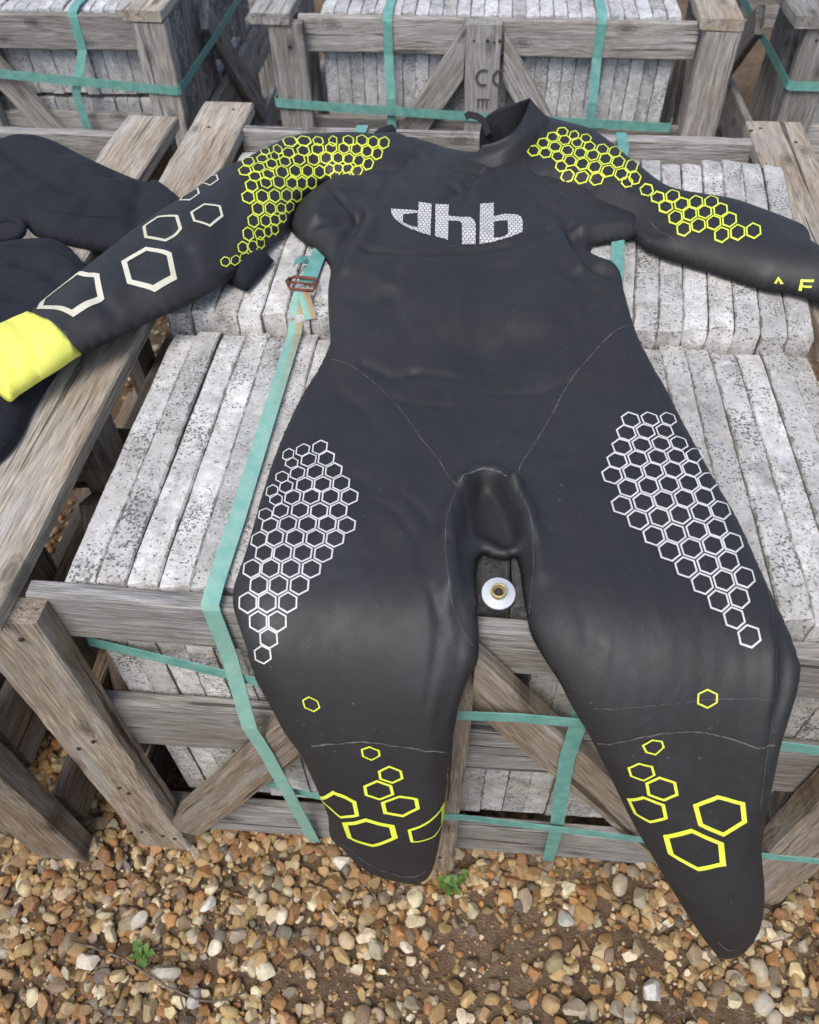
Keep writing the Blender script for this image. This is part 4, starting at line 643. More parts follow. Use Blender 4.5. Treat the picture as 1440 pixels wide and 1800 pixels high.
def board(name, p0, p1, W, T, up, parent, mat='wood', warp=.0025, cut0=0.0, cut1=0.0):
    """p0,p1: centre line ends; up: direction of the broad face's normal"""
    p0, p1, up = Vector(p0), Vector(p1), Vector(up)
    x = (p1 - p0); L = x.length; x.normalize(); y = up.cross(x).normalized(); z = x.cross(y)
    Mx = Matrix((x, y, z)).transposed().to_4x4(); Mx.translation = (p0 + p1) / 2
    seedc[0] += 1
    o = link(name, board_mesh(L, W, T, seedc[0], warp, .003, cut0, cut1), M[mat], parent, Mx, smooth=False)
    return o
def nail(parent, p, up=(0, 0, 1), r=.0035):
    bm = bmesh.new(); bmesh.ops.create_cone(bm, cap_ends=True, segments=10, radius1=r, radius2=r * .8, depth=.002)
    me = bpy.data.meshes.new('nail'); bm.to_mesh(me); bm.free()
    q = Vector(up).to_track_quat('Z', 'Y').to_matrix().to_4x4(); q.translation = Vector(p)
    return link('nail', me, M['nail'], parent, q)
def crate(name, label, ox, oy, W=1.0, group=None, sides='LR', rtilt=0.0, brown='wood_brown', seed=0):
    """one slab crate; local x 0 is the left edge of the slabs, y 0 their front, z 0 their top"""
    e = empty(name, (ox + .43 * W, oy + .5, GROUND), label, 'crate', group)
    r = random.Random(seed)
    X = lambda x: ox + x * W
    P = lambda x, y, z: (X(x), oy + y, z)
    f = (0, -1, 0)
    bd = lambda n, a, b, w, t, up, m='wood', **k: board(n, P(*a), P(*b), w, t, up, e, m, **k)
    j = lambda s=.004: r.uniform(-s, s)
    # broad planks lying along both sides
    bd('side_plank', (-.091 + j(), -.066, .0045), (-.091 + j(), 1.165, .0055), .102, .026, (0, 0, 1), 'wood_pale' if name == 'stone_crate' and seed == 1 else 'wood')
    bd('side_plank', (.928 + j(), -.066, .0045), (.979 if seed == 1 else .945, 1.12, .0085), .102, .026, (0, 0, 1), 'wood_pale')
    # front rails
    bd('front_rail', (-.035, -.0125, -.046), (.89, -.0125, -.046 - rtilt), .083, .021, f)
    bd('front_rail', (-.06, -.0125, -.310), (.945, -.0125, -.318), .122, .021, f, 'wood')
    bd('front_rail', (-.055, -.0125, -.666), (.945, -.0125, -.676), .112, .021, f, 'wood')
    # corner posts and centre post
    bd('corner_post', (-.0585, -.0405, -.0095), (-.0525, -.0405, GROUND), .088, .033, f, brown)
    bd('corner_post', (.9365, -.044, -.012), (.9405, -.044, GROUND), .088, .040, f, brown)
    bd('centre_post', (.402, -.043, -.004 if seed != 1 else -.098), (.403, -.043, GROUND), .088, .038, f, brown)
    # diagonal braces rising to the top of the centre post
    if seed == 1: bd('brace', (-.012, -.0375, -.655), (.325, -.0375, -.097), .064, .027, f, brown)
    else: bd('brace', (-.012, -.0375, -.655), (.3565, -.0375, -.070), .072, .027, f, brown, cut1=1.6)
    bd('brace', (.4485, -.0375, -.083), (.83, -.0375, -.685), .064, .027, f, brown, cut0=-1.58)
    # back
    bd('back_rail', (-.04, 1.066, -.032), (.93, 1.052, -.032), .095, .024, (0, 1, 0))
    bd('back_rail', (-.06, 1.066, -.31), (.945, 1.056, -.31), .12, .024, (0, 1, 0), brown)
    for x in (-.058, .402, .938): bd('back_post', (x, 1.101, -.012), (x, 1.101, GROUND), .088, .040, (0, 1, 0), brown)
    # sides: posts, lower rails and a diagonal
    for s, x in (('L', -.062), ('R', .925)):
        if s not in sides: continue
        o = -1 if s == 'L' else 1
        bd('side_post', (x, .245, -.010), (x, .245, GROUND), .07, .034, (o, 0, 0), brown)
        bd('side_post', (x, .80, -.010), (x, .80, GROUND), .07, .034, (o, 0, 0), brown)
        bd('side_rail', (x + o * .0305, .0, -.655), (x + o * .0305, 1.06, -.655), .12, .022, (o, 0, 0), brown)
        bd('side_rail', (x + o * .0305, .0, -.40), (x + o * .0305, 1.06, -.40), .13, .022, (o, 0, 0), brown)
        bd('side_brace', (x, .03, -.50), (x, .205, -.10), .07, .024, (o, 0, 0), brown)
        bd('side_brace', (x + o * .056, .28, -.10), (x + o * .056, .74, -.56), .08, .022, (o, 0, 0), brown)
    if seed in (1, 3, 4, 5):
        for px in (-.0575, .4025, .938):
            for pz in (-.045, -.31, -.665):
                if pz > -.1 and px == .4025 and seed == 1: continue
                for q in (-.02, .018):
                    nail(e, P(px + q + j(.006), -.0575 if px != .4025 else -.0622, pz + j(.018)), f, .0032)
    # runners under the load
    for x in (.1, .78): bd('base_runner', (x, .02, -.665), (x, 1.03, -.665), .08, .08, (0, 0, 1), brown)
    return e
# ================= stone =================
def slab_mesh(D, T, Hh, seed):
    """slab on edge: thickness X, length Y, height Z (top at 0)"""
    V = []; F = []; n = 22
    a = T / 2
    sec = [(-a, -Hh), (-a, -Hh * .5), (-a, -.02), (-a, -.0025), (-a + .0022, 0), (-a * .3, .0), (a * .35, .0), (a - .0022, 0), (a, -.0025), (a, -.02), (a, -Hh * .5), (a, -Hh)]
    m = len(sec)
    for i in range(n + 1):
        t = i / n; y = t * D
        e1 = noise.noise(Vector((y * 14, seed * 5.3, 1))) ; e2 = noise.noise(Vector((y * 14, seed * 5.3, 7)))
        endz = -.004 if i in (0, n) else (-.0012 if i in (1, n - 1) else 0)
        for jx, (x, z) in enumerate(sec):
            nz = noise.noise(Vector((x * 60, y * 22, seed * 2.1))) * .0016 + noise.noise(Vector((x * 150, y * 70, seed))) * .0009
            top = z > -.03
            dx = (e1 if x < 0 else e2) * .0013 * (1 if top else .4)
            yy = y
            if i == 0: yy += .003 * noise.noise(Vector((x * 70, z * 25, seed * 3.3))) + (.003 if z > -.001 else 0)
            if i == n: yy += .006 * noise.noise(Vector((x * 70, z * 25, seed * 4.3))) - (.003 if z > -.001 else 0)
            V.append((x + dx, yy, z + (nz + endz if top else 0)))
    for i in range(n):
        for jx in range(m):
            F.append((i * m + jx, (i + 1) * m + jx, (i + 1) * m + (jx + 1) % m, i * m + (jx + 1) % m))
    F.append(tuple(range(m))); F.append(tuple(n * m + q for q in range(m - 1, -1, -1)))
    me = mesh('slab', V, F); bm = bmesh.new(); bm.from_mesh(me); bmesh.ops.recalc_face_normals(bm, faces=bm.faces); bm.to_mesh(me); bm.free()
    return me
slab_cache = {}
def slab(x, y0, x2, y1, ztop, Hh, label, group, mat='stone', T=.0325, lean=0.0):
    v = rnd.randrange(9); key = (round(y1 - y0, 1), round(Hh, 2), v, mat, round(T, 3))
    if key not in slab_cache: slab_cache[key] = slab_mesh(round(y1 - y0, 2), T, Hh, v + 11 * len(slab_cache)); slab_cache[key].materials.append(M[mat])
    o = bpy.data.objects.new('cut_stone', slab_cache[key]); col.objects.link(o)
    o.location = (x, y0, ztop); o.rotation_euler = (0, lean, -math.atan2(x2 - x, y1 - y0))
    o.scale = (1, (math.hypot(x2 - x, y1 - y0)) / round(y1 - y0, 2), 1)
    return tag(o, label, 'cut stone', group)

# ================= ground =================
def ground_z(x, y): return GROUND + .006 * noise.noise(Vector((x * 4, y * 4, 3))) + .004 * noise.noise(Vector((x * 11, y * 11, 5)))
V = []; F = []; xs = [-60, -20, -6] + [-2.4 + i * .06 for i in range(95)] + [6, 20, 60]; ys = [-60, -20, -5] + [-1.6 + i * .06 for i in range(60)] + [4, 8, 20, 60]
for y in ys:
    for x in xs: V.append((x, y, ground_z(x, y) if abs(x) < 4 and abs(y) < 3 else GROUND))
nx = len(xs)
for j in range(len(ys) - 1):
    for i in range(nx - 1): F.append((j * nx + i, j * nx + i + 1, (j + 1) * nx + i + 1, (j + 1) * nx + i))
tag(link('ground', mesh('ground', V, F), M['soil']), kind='structure')
# gravel: pebbles as real stones, one mesh
ico = {}
for sub in (1, 2, 3):
    bm = bmesh.new(); bmesh.ops.create_icosphere(bm, subdivisions=sub, radius=1); bm.verts.ensure_lookup_table()
    ico[sub] = (np.array([v.co[:] for v in bm.verts]), np.array([[v.index for v in f.verts] for f in bm.faces])); bm.free()
PAL = [((.38, .235, .105), 20), ((.48, .33, .165), 22), ((.31, .15, .06), 13), ((.58, .46, .29), 17), ((.68, .60, .45), 10), ((.22, .17, .125), 9), ((.14, .13, .125), 5), ((.31, .27, .225), 7), ((.70, .66, .56), 4), ((.42, .21, .075), 9)]
nr = np.random.default_rng(5)
pw = np.array([p[1] for p in PAL], float); pw /= pw.sum(); pc = np.array([p[0] for p in PAL])
def shapes(sub, count):
    base = ico[sub][0]; out = []
    for s in range(count):
        v = base.copy()
        # cut with a few random planes so the stones are faceted like flint gravel
        for c in range(nr.integers(7, 12)):
            d = nr.normal(size=3); d /= np.linalg.norm(d); lim = nr.uniform(.48, .86)
            p = v @ d; v -= np.outer(np.maximum(p - lim, 0) * 1.0, d)
        for i in range(len(v)): v[i] *= 1 + .07 * noise.noise(Vector(base[i] * 1.7) + Vector((s * 9.1, 0, 0)))
        out.append(v)
    return out
def rotm(n):
    q = nr.normal(size=(n, 4)); q /= np.linalg.norm(q, axis=1)[:, None]; a, b, c, d = q.T
    return np.stack([np.stack([1 - 2 * (c * c + d * d), 2 * (b * c - a * d), 2 * (b * d + a * c)], -1), np.stack([2 * (b * c + a * d), 1 - 2 * (b * b + d * d), 2 * (c * d - a * b)], -1), np.stack([2 * (b * d - a * c), 2 * (c * d + a * b), 1 - 2 * (b * b + c * c)], -1)], 1)
def soil_mask(x, y):
    """0 in bare patches, 1 where stones lie thick"""
    m = np.ones_like(x)
    for cx, cy, rx, ry in ((.50, -.215, .17, .055), (.25, -.245, .10, .04), (.63, -.15, .10, .04), (.06, -.25, .05, .03), (.86, -.235, .10, .03), (.50, -.16, .10, .03), (.75, -.16, .06, .03)):
        m *= 1 - .80 * np.exp(-(((x - cx) / rx) ** 2 + ((y - cy) / ry) ** 2) ** 1.5)
    return m
def pebbles(name, n, x0, x1, y0, y1, r0, r1, sub, zlift, respect, skip=None):
    x = nr.uniform(x0, x1, n); y = nr.uniform(y0, y1, n)
    keep = nr.uniform(size=n) < (soil_mask(x, y) if respect else 1)
    if skip is not None: keep &= ~((x > skip[0]) & (x < skip[1]) & (y > skip[2]) & (y < skip[3]))
    x, y = x[keep], y[keep]; n = len(x)
    size = r0 * (r1 / r0) ** nr.uniform(size=n) ** 1.4
    sh = shapes(sub, 24); base, faces = ico[sub]; nv = len(base)
    ax = np.stack([size * nr.uniform(.85, 1.25, n), size * nr.uniform(.7, 1.05, n), size * nr.uniform(.5, .85, n)], -1)
    yawR = rotm(n); pick = nr.integers(0, 24, n)
    allv = np.empty((n, nv, 3))
    for s in range(24):
        i = np.where(pick == s)[0]
        if len(i): allv[i] = np.einsum('nij,nkj->nki', yawR[i], sh[s][None] * ax[i][:, None, :])
    # lie flattish: squash a little in z
    allv[..., 2] *= .78
    gz = np.array([ground_z(a, b) for a, b in zip(x, y)])
    allv += np.stack([x, y, gz + zlift * size + nr.uniform(-.3, .3, n) * size], -1)[:, None, :]
    me = bpy.data.meshes.new(name); me.vertices.add(n * nv); me.vertices.foreach_set('co', allv.ravel())
    fi = (faces[None] + (np.arange(n) * nv)[:, None, None]).reshape(-1, 3)
    me.loops.add(fi.size); me.loops.foreach_set('vertex_index', fi.ravel().astype(np.int32)); me.polygons.add(len(fi))
    me.polygons.foreach_set('loop_start', np.arange(0, fi.size, 3, dtype=np.int32)); me.polygons.foreach_set('use_smooth', np.ones(len(fi), bool)); me.update(calc_edges=True)
    if sub == 3: me.set_sharp_from_angle(angle=math.radians(26))
    tint = pc[nr.choice(len(pc), n, p=pw)] * nr.uniform(.45, 1.12, (n, 1)) * nr.uniform(.95, 1.05, (n, 3)) * np.array([1.0, .98, .87])
    ca = me.color_attributes.new('tint', 'FLOAT_COLOR', 'POINT')
    rgba = np.ones((n, nv, 4)); rgba[..., :3] = tint[:, None, :]; ca.data.foreach_set('color', rgba.ravel())
    return me
near = (-.42, 1.2, -.40, .13)
tag(link('gravel', pebbles('gravel', 6300, *near, .0066, .0178, 3, .35, True), M['pebble']), 'loose tan, orange and grey gravel covering the ground before the crate', 'gravel', kind='stuff')
tag(link('gravel', pebbles('grit', 5000, *near, .0026, .0062, 2, .25, False), M['pebble']), 'fine grit and small stones lying between the larger pebbles', 'gravel', kind='stuff')
tag(link('gravel', pebbles('gravel_far', 20000, -2.0, 2.6, -1.3, 2.0, .008, .018, 1, .35, False, near), M['pebble']), 'gravel continuing around and between the stone crates', 'gravel', kind='stuff')
def single(loc, r, c, label, sx=1.2, sy=1, sz=.75, rz=0.0):
    b, f = ico[2]; bm = bmesh.new(); bmesh.ops.create_icosphere(bm, subdivisions=3, radius=1)
    pl = []
    for q in range(9):
        d = nr.normal(size=3); pl.append((Vector(d / np.linalg.norm(d)), nr.uniform(.5, .84)))
    s = nr.uniform(0, 50)
    for v in bm.verts:
        p = v.co.copy()
        for d, lim in pl: p -= d * max(p.dot(d) - lim, 0) * 1.0
        p *= 1 + .1 * noise.noise(v.co * 1.5 + Vector((s, 0, 0)))
        v.co = Vector((p.x * r * sx, p.y * r * sy, p.z * r * sz))
    me = bpy.data.meshes.new('pebble'); bm.to_mesh(me); bm.free(); me.set_sharp_from_angle(angle=math.radians(24))
    ca = me.color_attributes.new('tint', 'FLOAT_COLOR', 'POINT'); ca.data.foreach_set('color', [x for _ in me.vertices for x in (*c, 1)])
    o = link('pebble', me, M['pebble']); o.location = (loc[0], loc[1], GROUND + r * sz * .6 + .006); o.rotation_euler = (0, 0, rz)
    return tag(o, label, 'pebble')
single((0.758, -0.213), 0.018, (0.58, 0.57, 0.54), 'large pale grey white pebble below the longer hanging leg', 1.2, 1.05, .72, 0.3)
single((0.929, -0.171), 0.0165, (0.46, 0.39, 0.27), 'long smooth buff pebble beside the longer hanging leg', 0.85, 1.55, .72, 0.1)
single((0.929, -0.214), 0.0165, (0.48, 0.44, 0.35), 'rounded cream pebble touching the long buff pebble', 1.2, 1, .72, 0.5)
single((0.932, -0.112), 0.015, (0.4, 0.4, 0.35), 'greenish grey rounded pebble at the hanging leg hem', 1.3, 0.9, .72, 0.6)
single((0.632, -0.118), 0.0135, (0.42, 0.43, 0.38), 'smooth grey green oval pebble on the gravel between the hanging legs', 1.1, 1.05, .72, 0.2)
single((0.041, -0.143), 0.0135, (0.72, 0.7, 0.64), 'white flint pebble with a broken lower edge, before the crate corner post', 1.2, 0.9, .72, 1.0)
single((0.253, -0.059), 0.0135, (0.66, 0.62, 0.53), 'cream white pebble lying before the bottom rail', 1.25, 0.9, .72, 0.4)
single((-0.065, -0.176), 0.014, (0.58, 0.55, 0.47), 'oval cream pebble near the dull green weed', 0.8, 1.25, .72, -0.5)
single((-0.128, -0.241), 0.0175, (0.6, 0.56, 0.46), 'broad cream pebble beside the long curved twig', 1.3, 0.9, .72, 0.1)
single((-0.001, -0.246), 0.018, (0.42, 0.41, 0.33), 'long grey buff pebble below the dull green weed', 1.45, 0.8, .72, 0.15)
single((0.148, -0.219), 0.0165, (0.44, 0.28, 0.12), 'orange tan pebble set in bare soil', 1.1, 1.1, .72, 0.4)
single((0.053, -0.278), 0.0135, (0.47, 0.47, 0.46), 'speckled grey pebble beneath the curved twig', 1.1, 1.05, .72, 0)
single((0.639, -0.245), 0.0165, (0.46, 0.39, 0.29), 'two toned brown and buff pebble on the gravel', 1.3, 0.95, .72, 0.1)
single((0.157, -0.15), 0.015, (0.56, 0.46, 0.3), 'buff pebble with an orange rim before the crate', 1.2, 0.9, .72, 0.6)
single((0.567, -0.093), 0.0165, (0.36, 0.28, 0.19), 'large brown speckled pebble below the bottom rail', 0.95, 1.35, .72, 0.1)
# ================= crates =================
near_c = crate('stone_crate', 'weathered grey timber crate of stone slabs carrying the black wetsuit', 0, 0, 1.0, 'timber crates of stone slabs', 'LR', .030, seed=1)
left_c = crate('stone_crate', 'weathered timber crate under the navy wetsuit, beside the crate carrying the printed wetsuit', -1.17, -.03, 1.0, 'timber crates of stone slabs', 'R', seed=2)
mid_c = crate('stone_crate', 'timber crate behind the wetsuit collar with lettering on its centre post', -.0115, 1.76, 1.078, 'timber crates of stone slabs', 'LR', seed=3, brown='wood')
bl_c = crate('stone_crate', 'timber crate behind the navy wetsuit sleeve, strap turning round its corner post', -1.365, 1.76, 1.0, 'timber crates of stone slabs', 'R', seed=4, brown='wood')
br_c = crate('stone_crate', 'dark timber crate behind the bleached side plank at the wetsuit\'s printed sleeve', 1.30, 1.78, 1.0, 'timber crates of stone slabs', 'L', seed=5, brown='wood')
for x, y in ((.948, 1.09), (1.0, 1.035), (.93, 1.08)): nail(near_c, (x, y, .0225), r=.0045)
nail(near_c, (-.07, 1.13, .02), r=.004); nail(near_c, (-.1, 1.05, .0195), r=.004)
for q in ((.13, -.0235, -.352), (-.05, -.0645, -.44), (-.042, -.0645, -.46), (.0, -.0645, -.64), (-.02, -.0645, -.655)): nail(near_c, q, (0, -1, 0), .0035)
for q in ((.43, 1.6965, -.04), (.46, 1.6965, -.04), (1.01, 1.6965, -.07), (-.07, 1.6965, -.06)): nail(mid_c, q, (0, -1, 0), .004)
# stencilled lettering on the centre post of the crate behind
def ring_arc(cx, cz, r, t, a0, a1, y, n=18):
    V = []; F = []
    for i in range(n + 1):
        a = a0 + (a1 - a0) * i / n
        V += [(cx + r * math.cos(a), y, cz + r * math.sin(a)), (cx + (r - t) * math.cos(a), y, cz + (r - t) * math.sin(a))]
    for i in range(n): F.append((2 * i, 2 * i + 1, 2 * i + 3, 2 * i + 2))
    return V, F
M['stencil'] = plain('black_stencil_ink', (.035, .034, .034), .9, var=(200, (.10, .098, .095)))
for cx_ in (.425, .468):
    V, F = ring_arc(cx_, -.125, .021, .006, math.radians(62), math.radians(298), 1.6945); link('stencil_letter', mesh('stencil', V, F), M['stencil'], mid_c)
V = []; F = []
for x0, x1, z0, z1 in ((.410, .445, -.18, -.176), (.412, .415, -.20, -.180), (.424, .427, -.20, -.180), (.436, .439, -.20, -.180)):
    n0 = len(V); V += [(x0, 1.6945, z0), (x1, 1.6945, z0), (x1, 1.6945, z1), (x0, 1.6945, z1)]; F.append((n0, n0 + 1, n0 + 2, n0 + 3))
link('stencil_letter', mesh('stencil', V, F), M['stencil'], mid_c)
# ================= slabs =================
ORD = ['first', 'second', 'third', 'fourth', 'fifth', 'sixth', 'seventh', 'eighth', 'ninth', 'tenth', 'eleventh', 'twelfth', 'thirteenth', 'fourteenth', 'fifteenth', 'sixteenth', 'seventeenth', 'eighteenth', 'nineteenth', 'twentieth', 'twenty-first', 'twenty-second']
def nth(i, n, a, b): return ORD[i] + ' from ' + a if i < n // 2 else ORD[n - 1 - i] + ' from ' + b
CUFFP, BLP = 'the side plank under the yellow cuff', 'the bleached side plank'
L1 = 'pale speckled stone slab on edge in the front row under the wetsuit legs'
L1b = 'stone slab blackened by algae below the wetsuit crotch'
L2 = 'pale stone slab on edge in the raised rear row under the wetsuit chest'
L3 = 'stone slab on edge in the lower tier behind the near crate\'s front rails'
for i in range(26):
    x = .0165 + i * .0345 + rnd.uniform(-.0008, .0008)
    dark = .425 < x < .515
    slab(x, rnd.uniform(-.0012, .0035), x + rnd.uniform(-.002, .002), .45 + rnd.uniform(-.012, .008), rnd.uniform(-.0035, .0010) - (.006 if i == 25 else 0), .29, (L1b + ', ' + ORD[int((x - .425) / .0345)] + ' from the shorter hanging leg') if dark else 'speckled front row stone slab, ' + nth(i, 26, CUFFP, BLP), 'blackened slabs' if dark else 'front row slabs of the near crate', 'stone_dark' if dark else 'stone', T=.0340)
    slab(x, rnd.uniform(.0, .006), x + rnd.uniform(-.002, .002), .45 + rnd.uniform(-.012, .008), -.325, .275, 'lower tier slab behind front rails, ' + nth(i, 26, 'post below yellow cuff', 'post beside longer leg'), 'lower tier slabs of the near crate', 'stone', T=.0340)
for i in range(26):
    x = .006 + i * .0347
    xf = x + .066 * float(sstep(.28, .66, x))
    slab(x, .452 + rnd.uniform(-.006, .006), xf, .965 + rnd.uniform(-.02, .0), .026 + rnd.uniform(-.0025, .002), .30, 'raised rear row stone slab, ' + nth(i, 26, CUFFP, BLP), 'rear row slabs of the near crate', 'stone', T=.0340)
for i in range(26):
    x = .02 + i * .0347
    slab(x, 1.765 + rnd.uniform(-.003, .004), x, 2.21, rnd.uniform(-.003, .003), .29, 'grey slab in crate behind collar, ' + nth(i, 26, 'post by honeycomb shoulder', 'post by bleached plank'), 'slabs in the crate behind the collar', 'stone_far', T=.0340)
for i in range(22):
    x = -1.365 + .195 + i * .0345
    slab(x, 1.765 + rnd.uniform(-.003, .006), x, 2.21, rnd.uniform(-.003, .003), .21, 'top tier grey slab behind the navy sleeve, ' + ORD[21 - i] + ' from the strapped corner post', 'top tier slabs behind the navy sleeve', 'stone_far', T=.0340)
    slab(x, 1.765 + rnd.uniform(-.003, .006), x, 2.21, -.222, .30, 'lower tier grey slab behind the navy sleeve, ' + ORD[21 - i] + ' from the strapped corner post', 'lower tier slabs behind the navy sleeve', 'stone_far', T=.0340)
for i, (x, zt, hh) in enumerate(((-.445, .0, .29), (-.445, -.32, .30))):
    slab(x, 2.24, x, 2.69, zt, hh, ('upper', 'lower')[i] + ' slab at the rear of the crate behind the navy sleeve', 'rear slabs behind the navy sleeve', 'stone_far', T=.0340)
for i in range(12):
    slab(1.32 + i * .0345, 1.785 + rnd.uniform(-.003, .004), 1.32 + i * .0345, 2.23, -.004, .3, 'stone slab in dark crate behind the bleached plank, ' + ORD[i] + ' from its corner post', 'slabs behind the bleached plank', 'stone_far', T=.0340)
for i in range(8):
    slab(-1.17 + .60 + i * .0345, -.027, -1.17 + .60 + i * .0345, .42, -.004, .3, 'stone slab in crate under the navy wetsuit, ' + ORD[7 - i] + ' from its plank', 'slabs under the navy wetsuit', 'stone', T=.0340)
# ================= straps =================
def band(name, pts, wdir, w, mat, parent=None, t=.0009):
    P = smooth_open(pts, .02) if False else np.array(pts, float)
    # subdivide
    Q = []
    for a, b in zip(P[:-1], P[1:]):
        k = max(1, int(np.linalg.norm(b - a) / .03))
        for j in range(k): Q.append(a + (b - a) * j / k)
    Q.append(P[-1]); Q = np.array(Q); wd = np.array(wdir, float); wd /= np.linalg.norm(wd)
    V = []; F = []; uv = []; dist = 0
    for i, q in enumerate(Q):
        tg = Q[min(i + 1, len(Q) - 1)] - Q[max(i - 1, 0)]; tg /= np.linalg.norm(tg)
        ww = wd - tg * (wd @ tg); ww /= np.linalg.norm(ww); nn = np.cross(tg, ww)
        if i: dist += np.linalg.norm(q - Q[i - 1])
        for sx, sz in ((-1, 1), (1, 1), (1, -1), (-1, -1)):
            V.append(q + ww * sx * w / 2 + nn * sz * t); uv.append((sx * w / 2, dist))
    for i in range(len(Q) - 1):
        for j in range(4): F.append((i * 4 + j, i * 4 + (j + 1) % 4, (i + 1) * 4 + (j + 1) % 4, (i + 1) * 4 + j))
    F.append((0, 1, 2, 3)); e = (len(Q) - 1) * 4; F.append((e + 3, e + 2, e + 1, e))
    me = mesh(name, V, F); bm = bmesh.new(); bm.from_mesh(me); bmesh.ops.recalc_face_normals(bm, faces=bm.faces); bm.to_mesh(me); bm.free()
    ul = me.uv_layers.new(name='UVMap')
    for lp in me.loops: ul.data[lp.index].uv = uv[lp.vertex_index]
    return link(name, me, M[mat], parent, smooth=False)
SG = 'green straps round the crates'
sa = empty('packing_strap', (.18, .5, .01), 'green packing strap with rusty buckle running over the slabs beside the wetsuit', 'strap', SG)
band('strap_band', [(.197, 1.120, -.35), (.197, 1.0835, .0), (.197, 1.075, .0185), (.196, 1.05, .0195), (.195, .985, .0305), (.1885, .6, .0325), (.185, .535, .0335), (.1815, .517, .036)], (1, 0, 0), .0225, 'strap', sa)
band('strap_band', [(.178, .492, .035), (.1772, .470, .027), (.1768, .452, .014), (.1762, .435, .0045), (.173, .235, .0042), (.171, .086, .0042), (.168, .002, .0035), (.1675, -.0235, .0005), (.1685, -.0262, -.006), (.172, -.030, -.088), (.178, -.0545, -.225), (.188, -.0550, -.30), (.199, -.0545, -.44), (.2025, -.030, -.72)], (1, 0, 0), .0195, 'strap_rust', sa)
band('loose_end', [(.181, .494, .036), (.187, .478, .034), (.194, .462, .027), (.1985, .449, .0205)], (1, .35, 0), .017, 'strap_rust', sa)
cu = []
for i in range(9):
    a = i / 8 * 4.4; cu.append((.172 - .003 + .0068 * math.cos(a + 1.5), .566 + .0045 * math.cos(a), .040 + .006 * math.sin(a)))
band('loose_curl', [(.176, .575, .0355), (.168, .563, .044), (.160, .557, .0435), (.1585, .560, .037)], (.2, 1, .1), .0115, 'strap', sa)
def tube(name, pts, r, mat, parent=None, closed=False, seg=7, rfun=None):
    Q = np.array(pts, float); n = len(Q); V = []; F = []
    for i in range(n):
        tg = (Q[(i + 1) % n] - Q[i - 1]) if closed else Q[min(i + 1, n - 1)] - Q[max(i - 1, 0)]
        tg /= np.linalg.norm(tg); up = np.array([0, 0, 1.]) if abs(tg[2]) < .9 else np.array([1., 0, 0])
        a = np.cross(tg, up); a /= np.linalg.norm(a); b = np.cross(tg, a); rr = rfun(i / (n - 1)) * r if rfun else r
        for k in range(seg):
            th = 2 * math.pi * k / seg; V.append(Q[i] + rr * (a * math.cos(th) + b * math.sin(th)))
    for i in range(n if closed else n - 1):
        for k in range(seg): F.append((i * seg + k, i * seg + (k + 1) % seg, ((i + 1) % n) * seg + (k + 1) % seg, ((i + 1) % n) * seg + k))
    if not closed: F.append(tuple(range(seg))); F.append(tuple((n - 1) * seg + k for k in range(seg - 1, -1, -1)))
    me = mesh(name, V, F); bm = bmesh.new(); bm.from_mesh(me); bmesh.ops.recalc_face_normals(bm, faces=bm.faces); bm.to_mesh(me); bm.free()
    return link(name, me, M[mat], parent)
bk = [(.1635, .4935, .0395), (.1965, .492, .0385), (.1985, .497, .0400), (.1985, .514, .0405), (.1955, .5185, .041), (.1645, .521, .0415), (.1605, .516, .041), (.1605, .499, .040)]
b1 = tube('buckle', bk, .0023, 'rust', sa, True)
tube('buckle_bar', [(.160, .508, .0415), (.1975, .5055, .0405)], .0016, 'rust', b1); tube('buckle_bar', [(.1605, .4985, .042), (.157, .503, .046), (.160, .512, .045)], .0021, 'rust', b1)
M_sb = band('packing_strap', [(.70, 1.115, -.35), (.69, 1.0785, .0), (.689, 1.068, .0185), (.688, 1.045, .0195), (.683, .985, .0315), (.669, .894, .0325), (.642, .639, .0325), (.622, .47, .0325), (.618, .445, .006), (.58, .02, .0045), (.5755, -.0225, -.0085), (.575, -.0265, -.016), (.573, -.034, -.098), (.571, -.0535, -.155), (.571, -.0545, -.25), (.59, -.0545, -.5), (.605, -.030, -.72)], (1, 0, 0), .0195, 'strap')
tag(M_sb, 'green packing strap passing under the wetsuit chest and between its hanging legs', 'strap', SG)
tag(band('packing_strap', [(-.014, -.0035, -.128), (.014, -.0062, -.132), (.18, -.034, -.137), (.355, -.0640, -.138), (.45, -.0640, -.131), (.50, -.0620, -.132), (.62, -.0600, -.140), (.90, -.0660, -.160), (.985, -.0660, -.165), (.99, -.060, -.165), (.985, .3, -.16)], (0, 0, 1), .0185, 'strap'), 'upper horizontal green strap across the near crate below its top rail', 'strap', SG)
tag(band('packing_strap', [(.09, -.0225, -.452), (.20, -.042, -.460), (.355, -.0640, -.458), (.45, -.0640, -.452), (.64, -.0600, -.487), (.90, -.0660, -.508), (.985, -.0660, -.512), (.99, -.06, -.512), (.985, .3, -.5)], (0, 0, 1), .0185, 'strap'), 'lower horizontal green strap across the near crate just above its bottom rail', 'strap', SG)
def vstrap(x, xb, oy, label):
    tag(band('packing_strap', [(x, oy + .45, .0045), (x, oy + .003, .0045), (x, oy - .022, -.002), (x, oy - .0255, -.012), (x, oy - .027, -.088), (xb, oy - .055, -.185), (xb, oy - .055, -.26), (xb, oy - .027, -.72)], (1, 0, 0), .0235, 'strap'), label, 'strap', SG)
vstrap(.178, .184, 1.76, 'vertical green strap behind the wetsuit\'s honeycomb sleeve shoulder')
vstrap(.708, .712, 1.76, 'vertical green strap behind the wetsuit collar, beside the lettered post')
vstrap(-.634, -.675, 1.76, 'vertical green strap on the crate behind the navy sleeve')
